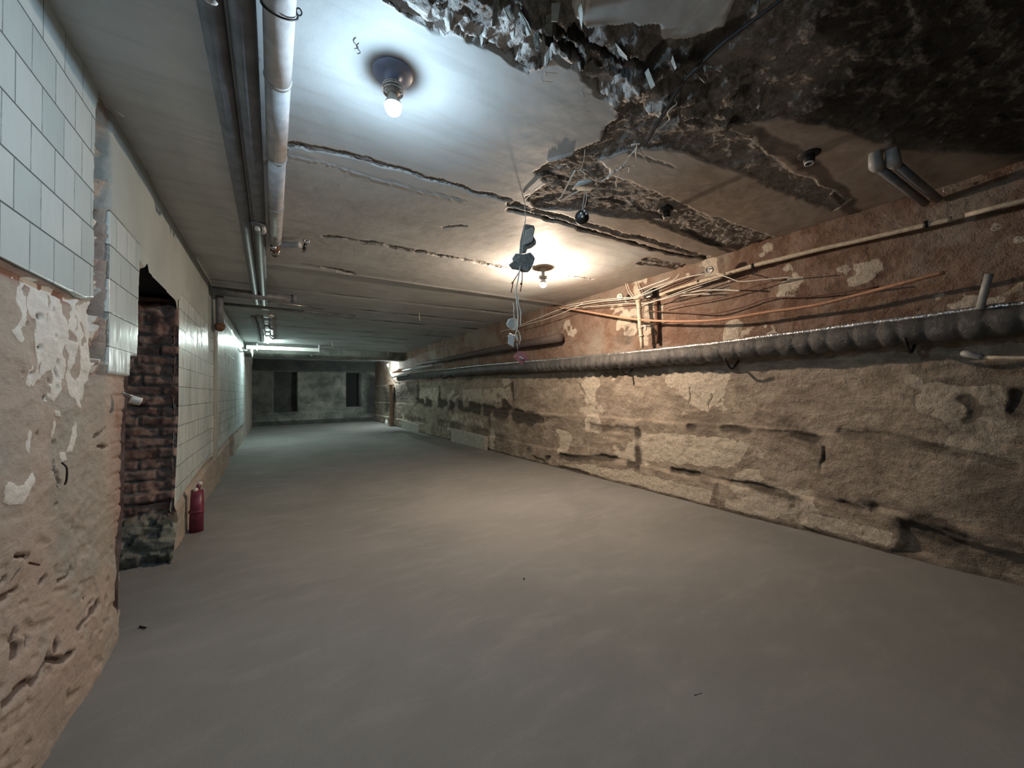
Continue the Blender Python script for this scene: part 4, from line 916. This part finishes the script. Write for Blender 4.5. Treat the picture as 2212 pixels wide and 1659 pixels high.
# resample evenly near, coarser far
L = np.cumsum([0] + [np.linalg.norm(P[i + 1] - P[i]) for i in range(len(P) - 1)]); st = [0.0]
while st[-1] < L[-1]: st.append(st[-1] + (0.012 if st[-1] < 7 else 0.05))
st = np.array(st[:-1]); PP = np.stack([np.interp(st, L, [p[k] for p in P]) for k in range(3)], -1)
nib = []; q = 0.0; rr_ = np.random.RandomState(3)
while q < 18: nib.append(q); q += rr_.uniform(0.085, 0.17)
nib = np.array(nib)
for i, p in enumerate(PP):
    k = np.searchsorted(nib, st[i]) - 1; k = max(0, min(k, len(nib) - 2)); u = (st[i] - nib[k]) / (nib[k + 1] - nib[k])
    bul = math.sin(math.pi * u) ** 0.45
    for a in range(seg):
        an = 2 * math.pi * a / seg; dn = max(0.0, -math.sin(an))       # sags below
        r = 0.075 + bul * (0.008 + 0.018 * dn * (0.6 + 0.8 * hsh(np.array(k), np.array(a // 7), 4)))
        r += 0.006 * (vn(np.array(st[i] * 26.0), np.array(a * 0.9), 6) - 0.5) * (0.3 + dn) + 0.005 * (vn(np.array(st[i] * 70.0 + a * 0.8), np.array(a * 1.7), 8) - 0.5)
        V.append(p + np.array([math.cos(an) * r * -1, 0, math.sin(an) * r - 0.072]))
n_ = len(PP)
for i in range(n_ - 1):
    for a in range(seg): Fc.append((i * seg + a, i * seg + (a + 1) % seg, (i + 1) * seg + (a + 1) % seg, (i + 1) * seg + a))
MB().add(V, Fc).build('ribbed_wrap', m_wrap, t)
rs_ = np.random.RandomState(11)
MB().tube([p + np.array([-0.030 + rs_.uniform(-.002, .002), 0, 0.001 + rs_.uniform(-.0015, .0015)]) for p in PP[::3]], 0.0185, 10, wob=0.14).build('foil_edge', MFOIL, t)
for px, py in ((1352, 775), (1580, 752), (960, 802), (1965, 700)):
    c = on_x(px, py, XP - 0.0); h = MB().tube([np.array([3.68, c[1], c[2] - 0.02 - 0.10]), np.array([3.56, c[1], c[2] - 0.19]), np.array([3.455, c[1], c[2] - 0.10])], 0.010, 8, smooth_n=5); h.build('hanger', m_iron, t)
# upper conduit
t = empty('conduit', on_x(1700, 565, 3.60), 'cream painted conduit under the ceiling along the right wall above the foil pipe', 'conduit', 'conduits high on the right wall')
P = PX(3.60, (1426, 637), (1500, 612), (1560, 595), (1627, 574), (1700, 556), (1760, 541), (1880, 514), (2000, 486), (2056, 473))
MB().tube(P, [0.019, 0.019, 0.018, 0.019, 0.018, 0.017, 0.016, 0.016, 0.017], 14, smooth_n=5, wob=0.03).build('pipe_run', m_cream, t)
for px, py in ((1627, 575), (1510, 610), (2000, 485)):
    c = on_x(px, py, 3.60); MB().lathe(c, (0, 1, -0.02), [(0.012, -0.010), (0.024, -0.010), (0.024, 0.010), (0.012, 0.010)], 16).build('clamp', m_iron, t)
o = MB().tube(PX(3.60, (2085, 465), (2150, 448), (2230, 428), (2330, 405)), 0.014, 12).build('conduit', m_cream); tag(o, 'short pale conduit continuing at the right edge beyond the two elbowed pipes', 'conduit', 'conduits high on the right wall')
o = MB().tube(PX(3.56, (1432, 634), (1470, 622), (1530, 605), (1580, 590)), 0.008, 8, smooth_n=4).build('conduit', m_cream); tag(o, 'thin pale tube lying against the left end of the long cream conduit', 'conduit', 'conduits high on the right wall')
# vertical cream pipe with valve
t = empty('upright_tube', on_x(1388, 745, 3.54), 'cream vertical riser with small valve between conduit and foil pipe', 'pipe', 'small risers above the foil pipe')
MB().tube(PX(3.54, (1379, 648), (1382, 690), (1384, 712), (1387, 752)), [0.026, 0.025, 0.024, 0.018], 16, smooth_n=3, wob=0.02).build('pipe_run', m_cream, t)
for py, rr in ((650, 0.036), (665, 0.03), (690, 0.03), (708, 0.029), (726, 0.03)):
    c = on_x(1380 + (py - 650) * 0.07, py, 3.54); MB().lathe(c, (0, 0, 1), [(0.015, -0.012), (rr, -0.010), (rr, 0.010), (0.015, 0.012)], 16).build('coupling', m_cream, t)
MB().tube(PX(3.52, (1386, 705), (1393, 704), (1395, 709), (1394, 714)), 0.009, 8, smooth_n=4).build('valve_lever', m_porc, t)
o = MB().tube(PX(3.66, (1417, 648), (1419, 690), (1420, 742)), 0.022, 12).build('upright_tube', m_rust); tag(o, 'dark upright tube in place of the cream riser shadow, close to the wall', 'pipe', 'small risers above the foil pipe')  # dark tube built where the cream riser only casts its shadow
o = MB().tube(PX(3.50, (2137, 592), (2128, 622), (2117, 668)), [0.018, 0.018, 0.019], 12).build('upright_tube', m_pvc); tag(o, 'grey vertical riser in the shadow near the right edge, above the foil pipe', 'pipe', 'small risers above the foil pipe')
t = empty('side_pipe', on_x(2100, 768, 3.40), 'pale short pipe with elbow under the foil pipe at the right edge', 'pipe')
MB().tube(PX(3.40, (2118, 772), (2160, 773), (2230, 774), (2400, 776)), 0.011, 12).build('pipe_run', m_cream, t)
MB().tube([on_x(2085, 764, 3.42) + np.array([0.10, 0, 0.0]), on_x(2085, 764, 3.40), on_x(2122, 772, 3.40)], [0.016, 0.019, 0.016], 14, smooth_n=5).build('elbow', m_pvc, t)
# box where the wires gather
t = empty('junction_box', on_x(1412, 630, 3.60), 'dark open junction box with white tab behind the riser top', 'junction box')
MB().box(on_x(1405, 636, 3.64) + np.array([-0.03, -0.05, -0.03]), on_x(1405, 636, 3.66) + np.array([0.03, 0.06, 0.06])).build('box_body', m_iron, t, smooth=False, bevel=0.004)
MB().box(on_x(1402, 641, 3.58) + np.array([-0.01, -0.025, -0.008]), on_x(1402, 641, 3.58) + np.array([0.01, 0.03, 0.008])).build('white_tab', m_porc, t, smooth=False, bevel=0.003)
# far dark tapering tube, built for a dark blunt shape on the wall
o = MB().tube(PX(3.58, (1212, 729), (1150, 740), (1060, 757), (960, 777), (900, 787)), [0.062, 0.062, 0.06, 0.05, 0.04], 20).build('dark_tube', m_stub); tag(o, 'dark blunt-ended tube running above the foil pipe behind the pink card', 'pipe')
o = MB().tube(PX(3.50, (870, 801), (890, 797), (935, 789)), 0.035, 12).build('far_conduit', m_pipe); tag(o, 'pale lit conduit under the ceiling beside the farthest bulb', 'conduit')
o = MB().tube(PX(3.52, (850, 803), (861, 801), (872, 800)), 0.055, 12).build('far_conduit', m_orange); tag(o, 'orange brown pipe end just right of the farthest bulb', 'conduit')
o = MB().tube(PX(3.46, (838, 792), (841, 803), (847, 815), (855, 824), (863, 828)), 0.028, 10, smooth_n=5).build('bulb_cable', m_white); tag(o, 'white cable curving down from the farthest bulb', 'cable')
o = MB().tube(PX(3.42, (848, 815), (862, 811), (880, 809)), 0.03, 10).build('far_conduit', m_pipe); tag(o, 'lowest pale lit pipe below the farthest bulb', 'conduit')

# cables along the right wall
CB = [('orange_cable', m_orange, 3.54, 0.0125, [(1203, 663), (1260, 672), (1330, 684), (1400, 692), (1480, 694), (1560, 690), (1660, 674), (1757, 660), (1860, 635), (1960, 610), (2040, 588)], 'thick dusty orange cable sagging along the right wall above the foil pipe'),
      ('loose_cable', m_wire, 3.50, 0.0050, [(1120, 704), (1165, 685), (1215, 666), (1290, 652), (1340, 648), (1372, 643), (1420, 624), (1470, 603), (1528, 590)], 'pale cable from the chunk cord area up to the round white cap'),
      ('loose_cable', m_wire, 3.52, 0.0045, [(1215, 662), (1280, 650), (1340, 644), (1375, 640), (1410, 622), (1450, 606), (1470, 592)], 'pale cable crossing just over the cream riser top'),
      ('loose_cable', m_wire, 3.48, 0.0060, [(1378, 627), (1410, 614), (1440, 603), (1448, 598)], 'short straight pale cable above the riser, under the peeled plaster'),
      ('loose_cable', m_wire, 3.55, 0.0045, [(1225, 667), (1300, 660), (1360, 655), (1405, 654), (1440, 640), (1500, 620), (1560, 600)], 'pale cable passing behind the riser and joining the conduit'),
      ('loose_cable', m_wire, 3.50, 0.0040, [(1350, 611), (1356, 628), (1366, 642), (1372, 646)], 'left one of two short wires dropping to the riser top'),
      ('loose_cable', m_wire, 3.50, 0.0040, [(1354, 612), (1361, 628), (1370, 640), (1376, 645)], 'right one of two short wires dropping to the riser top'),
      ('loose_cable', m_wire, 3.53, 0.0045, [(1545, 590), (1575, 600), (1600, 608), (1650, 604), (1712, 598)], 'pale cable right of the round white cap, crossing the conduit'),
      ('loose_cable', m_wire, 3.56, 0.0060, [(1475, 634), (1520, 627), (1560, 626), (1600, 628)], 'pale cable below the left half of the conduit'),
      ('loose_cable', m_wire, 3.57, 0.0055, [(1470, 639), (1510, 635), (1535, 635)], 'short pale cable tip below the conduit'),
      ('loose_cable', m_wire, 3.54, 0.0050, [(1385, 660), (1410, 651), (1440, 645), (1478, 632), (1520, 618)], 'pale cable rising from the riser top to the conduit'),
      ('loose_cable', m_brown, 3.62, 0.0050, [(1430, 668), (1470, 658), (1520, 650), (1580, 636), (1640, 616), (1700, 603)], 'brown cable on the red wall above the orange cable'),
      ('loose_cable', m_brown, 3.64, 0.0060, [(1400, 672), (1480, 676), (1540, 678), (1600, 664), (1660, 645), (1760, 640), (1900, 620)], 'longer brown cable on the red wall, crossing under the orange one'),
      ('loose_cable', m_brown, 3.63, 0.0045, [(1380, 700), (1420, 700), (1460, 695)], 'short brown cable beside the riser valve'),
      ('loose_cable', m_wire, 3.44, 0.0040, [(1080, 716), (1140, 700), (1180, 688), (1235, 668), (1260, 655)], 'thin pale cable furthest left, ending above the orange cable')]
for name, m, X, r, pts, lab in CB:
    P = PX(X, *pts); rs = np.random.RandomState(len(pts) + int(X * 1000))
    P = [p + np.array([rs.uniform(-0.02, 0.02), 0, 0]) for p in P]
    o = MB().tube(P, r, 8, smooth_n=6, wob=0.06).build(name, m); tag(o, lab, 'cable', 'cables along the right wall')
# round caps
def cap(px, py, X, r, lab, m):
    c = on_x(px, py, X); t = empty('round_junction_box', c, lab, 'junction box', 'round junction boxes under the ceiling edge')
    MB().lathe(c, (-0.95, -0.2, -0.2), [(0.001, -0.03), (r * 0.9, -0.03), (r, -0.01), (r, 0.006), (r * 0.85, 0.012), (r * 0.8, 0.006), (0.001, 0.006)], 28).build('cap_body', m, t)
    MB().ball(c + np.array([-0.012, -0.012, 0.004]), r * 0.22, 10).build('screw', m_brass, t)
cap(1532, 583, 3.50, 0.036, 'round white junction box under the ceiling above the cream conduit', m_porc)
cap(1339, 641, 3.55, 0.038, 'round grey junction box left of the cream riser', m_wire)
# two elbowed pipes on the dark ceiling
for k, (px, py, lab) in enumerate([(1893, 352, 'grey elbowed pipe on the dark ceiling, left of two'), (1930, 345, 'grey elbowed pipe on the dark ceiling, right of two')]):
    c = on_z(px, py, 2.40); t = empty('elbowed_pipe', c, lab, 'pipe', 'elbowed pipes on the dark ceiling')
    MB().tube([c + np.array([-0.01, 0.0, 0.08]), c + np.array([-0.015, 0, 0.02]), c + np.array([0.0, 0, -0.012]), c + np.array([0.04, 0.0, -0.014])], [0.026, 0.030, 0.034, 0.026], 18, smooth_n=6).build('elbow', m_pvc, t)
    e2 = np.array([3.66, c[1] - 0.03, 2.36])
    MB().tube([c + np.array([0.03, 0.0, -0.014]), e2], 0.022, 16).build('pipe_run', m_dpipe, t)
o = MB().ball(on_z(2040, 412, 2.40), 0.008, 8).build('small_knob', m_porc); tag(o, 'tiny white knob glinting beside the elbowed pipes', 'knob')

# ---------------------------------------------------------------- left wall fittings
c = on_x(262, 862, -0.61)
t = empty('round_fitting', c, 'white round fitting on bent stem beside the doorway on the left wall', 'wall fitting')
MB().tube([c + np.array([0.0, 0.0, 0.03]), c + np.array([0.02, 0.01, 0.02]), c + np.array([0.035, 0.02, 0.005])], 0.006, 8, smooth_n=4).build('stem', m_brass, t)
MB().tube([c + np.array([0.0, 0.02, 0.025]), c + np.array([0.03, 0.03, 0.015]), c + np.array([0.045, 0.03, 0.0])], 0.006, 8, smooth_n=4).build('stem', m_brass, t)
MB().lathe(c + np.array([0.03, 0.015, -0.002]), (0.9, 0.3, -0.35), [(0.001, -0.002), (0.018, -0.002), (0.0195, 0.002), (0.0195, 0.034), (0.018, 0.038), (0.001, 0.04)], 24).build('cap_body', m_porc, t)
t = empty('red_pipe_stub', (-0.555, 4.22, 0.0), 'dark red upright pipe stub with two white knobs at the foot of the left wall', 'pipe stub')
MB().tube([(-0.555, 4.22, 0.0), (-0.552, 4.225, 0.18), (-0.548, 4.235, 0.35)], [0.050, 0.048, 0.045], 20).build('pipe_body', m_red, t)
MB().lathe((-0.554, 4.22, 0.17), (0, 0, 1), [(0.04, -0.01), (0.055, -0.008), (0.055, 0.008), (0.04, 0.01)], 20).build('collar', m_red, t)
MB().ball((-0.556, 4.20, 0.355), 0.018, 12).build('knob', m_porc, t); MB().ball((-0.535, 4.25, 0.395), 0.018, 12).build('knob', m_porc, t)
o = MB().tube([(-0.55, 4.24, 0.34), (-0.54, 4.25, 0.39)], 0.016, 10).build('knob_stem', m_red, t) if False else MB().tube([(-0.55, 4.24, 0.34), (-0.54, 4.25, 0.39)], 0.016, 10).build('knob_stem', m_red, t)
for pts, lab in [([(60, 1209), (72, 1204), (100, 1207)], 'long rusty nail sticking out of the lower left wall')]:
    c = on_x(68, 1206, XL); o = MB().tube([c + np.array([0.0, -0.01, -0.01]), c + np.array([0.03, -0.04, -0.012])], 0.0035, 8).build('nail', m_rust); tag(o, lab, 'nail')
c = on_x(133, 1030, XL); o = MB().tube([c + np.array([0.0, 0, 0.05]), c + np.array([0.012, 0.0, 0.03]), c + np.array([0.012, 0.0, -0.01]), c + np.array([0.002, 0.02, -0.03])], 0.003, 8, smooth_n=5).build('bent_hook', m_iron); tag(o, 'thin black bent hook in the plaster below the white paint', 'hook')
o = MB().tube([on_x(236, 231, XL + 0.02), on_x(268, 252, XL + 0.09)], 0.0012, 6).build('loose_fibre', m_wire); tag(o, 'fine pale fibre sticking out at the broken top of the tiles', 'fibre')
# ---------------------------------------------------------------- small things
o = MB().tube([p for p in PZ(ZC - 0.012, (775, 93), (770, 98), (771, 103), (776, 109), (778, 114), (772, 116))], 0.0016, 6, smooth_n=5).build('bent_wire_hook', m_iron); tag(o, 'tiny S shaped wire hook on the ceiling left of the near bulb', 'hook')
for px, py, ln, lab in [(1173, 152, 0.03, 'short nail on the bright ceiling by the peeled corner'), (1255, 199, 0.03, 'short nail on the pale ceiling right of the peeled corner'), (1168, 172, 0.02, 'tiny nail between the two longer ones')]:
    c = on_z(px, py, ZC + 0.004); o = MB().tube([c, c + np.array([ln * 0.7, 0, -0.012])], 0.0016, 6).build('nail', m_porc); tag(o, lab, 'nail', 'nails in the pale ceiling')
FL = [[(1069, 0), (1062, 31), (1071, 27), (1080, 3)], [(1113, 14), (1106, 50), (1113, 44), (1121, 16)], [(1143, 34), (1147, 48), (1139, 53), (1130, 45), (1128, 30)], [(1195, 33), (1191, 52), (1176, 50), (1172, 36)], [(1246, 22), (1253, 33), (1260, 6), (1256, 2)], [(1208, 4), (1206, 20), (1190, 20), (1188, 8)], [(1165, 64), (1164, 84), (1153, 82), (1152, 70)], [(1174, 60), (1176, 86), (1171, 86)], [(1080, 6), (1100, 12), (1108, 30), (1088, 26)], [(1122, 16), (1140, 20), (1144, 40), (1124, 46)], [(1400, 150), (1412, 158), (1408, 172), (1394, 160)], [(1450, 118), (1462, 122), (1458, 132), (1446, 128)], [(1500, 155), (1515, 150), (1520, 160), (1505, 168)], [(1330, 95), (1350, 92), (1358, 110), (1335, 118)]]
for k, q in enumerate(FL):
    P = [on_z(a, b, ZC - 0.005) for a, b in q]; dz = [0.0, -0.045, -0.040, 0.0, 0.0][:len(P)]
    P = [p + np.array([0.006 * ((k * 7 + i) % 3 - 1), 0, dz[i] if i < len(dz) else 0]) for i, p in enumerate(P)]
    o = MB().prism(P, (0.004, 0.002, 0.004), 0.002, k).build('plaster_flake', m_chunkp if k % 3 else m_chunk, smooth=False); tag(o, 'loose plaster flake curling down from the broken ceiling patch', 'plaster flake', 'loose flakes on the broken ceiling')
c = on_z(309, 1356, 0.0)
o = MB().tube([c + np.array([-0.015, 0.01, 0.006]), c + np.array([0.015, -0.02, 0.006])], 0.004, 7).build('splinter', m_iron); tag(o, 'small dark splinter on the floor beside the left wall', 'splinter')
c = on_z(1510, 1500, 0.0); o = MB().tube([c + np.array([-0.02, 0.006, 0.002]), c, c + np.array([0.012, -0.002, 0.002])], 0.0014, 6).build('splinter', m_iron); tag(o, 'thin dark splinter on the open floor in the foreground', 'splinter')
c = on_z(1132, 1251, 0.0); o = MB().ball(c + np.array([0, 0, 0.003]), 0.005, 8, noise=0.2).build('pebble', m_iron); tag(o, 'tiny dark pebble in the middle of the floor', 'pebble')
# far end
cbt = on_y(835, 905, 14.3); cbt[2] = 0.0
t = empty('white_bottle', cbt, 'white plastic bottle on the floor at the far end beside the brown post', 'bottle')
c = cbt
MB().lathe(c, (0, 0, 1), [(0.001, 0.0), (0.055, 0.002), (0.058, 0.02), (0.058, 0.13), (0.03, 0.17), (0.022, 0.175), (0.022, 0.185), (0.001, 0.185)], 20).build('bottle_body', m_white, t)
MB().lathe(c, (0, 0, 1), [(0.026, 0.183), (0.027, 0.21), (0.001, 0.212)], 18).build('bottle_cap', m_white, t)
t = empty('timber_post', (3.58, 13.9, 0.0), 'upright brown timber post at the far end of the right wall', 'post')
MB().box((3.52, 13.86, -0.01), (3.62, 13.98, 1.42)).build('post_shaft', m_wood, t, smooth=False, bevel=0.01)
MB().box((3.47, 13.82, 1.42), (3.66, 14.02, 1.47)).build('post_cap', m_wood, t, smooth=False, bevel=0.005)
# block stones standing proud at the foot of the right wall
for k, (q, th, lab) in enumerate([([(974, 925), (1048, 944), (1047, 967), (974, 950)], 0.13, 'pale cut stone block jutting out at the foot of the right wall'),
                                 ([(866, 906), (902, 917), (902, 926), (867, 916)], 0.10, 'smaller pale stone block at the foot of the right wall, further off')]):
    P = [on_x(a, b, XR - th) for a, b in q]
    for p in P[2:]: p[2] = min(p[2], -0.005)
    P[2][2] = P[3][2] = -0.01
    o = MB().prism(P, (th - 0.045, 0.0, 0.0), 0.004, k).build('stone_block', mat_block(), smooth=False, bevel=0.012); tag(o, lab, 'stone block', 'stone blocks at the foot of the right wall')
# small things hanging at the far ceiling
for px, py, yy, lab in [(906, 690, 6.2, 'thin wire end hanging from the ceiling left of the lowest lumps'), (718, 747, 10.5, 'short dark wire end hanging right of the white trunk'), (838, 768, 12.0, 'wire end hanging just above the farthest bulb')]:
    c = on_y(px, py, yy); o = MB().tube([np.array([c[0], yy, ZC + 0.04]), c + np.array([0.0, 0, 0.02]), c + np.array([0.012, 0, -0.02])], 0.006, 6, smooth_n=3).build('hanging_wire_end', m_wire); tag(o, lab, 'wire', 'wire ends on the far ceiling')
o = MB().ball(on_y(673, 768, 12.6), 0.03, 10).build('beam_stud', m_porc); tag(o, 'pale round stud on the far ceiling beam', 'stud')
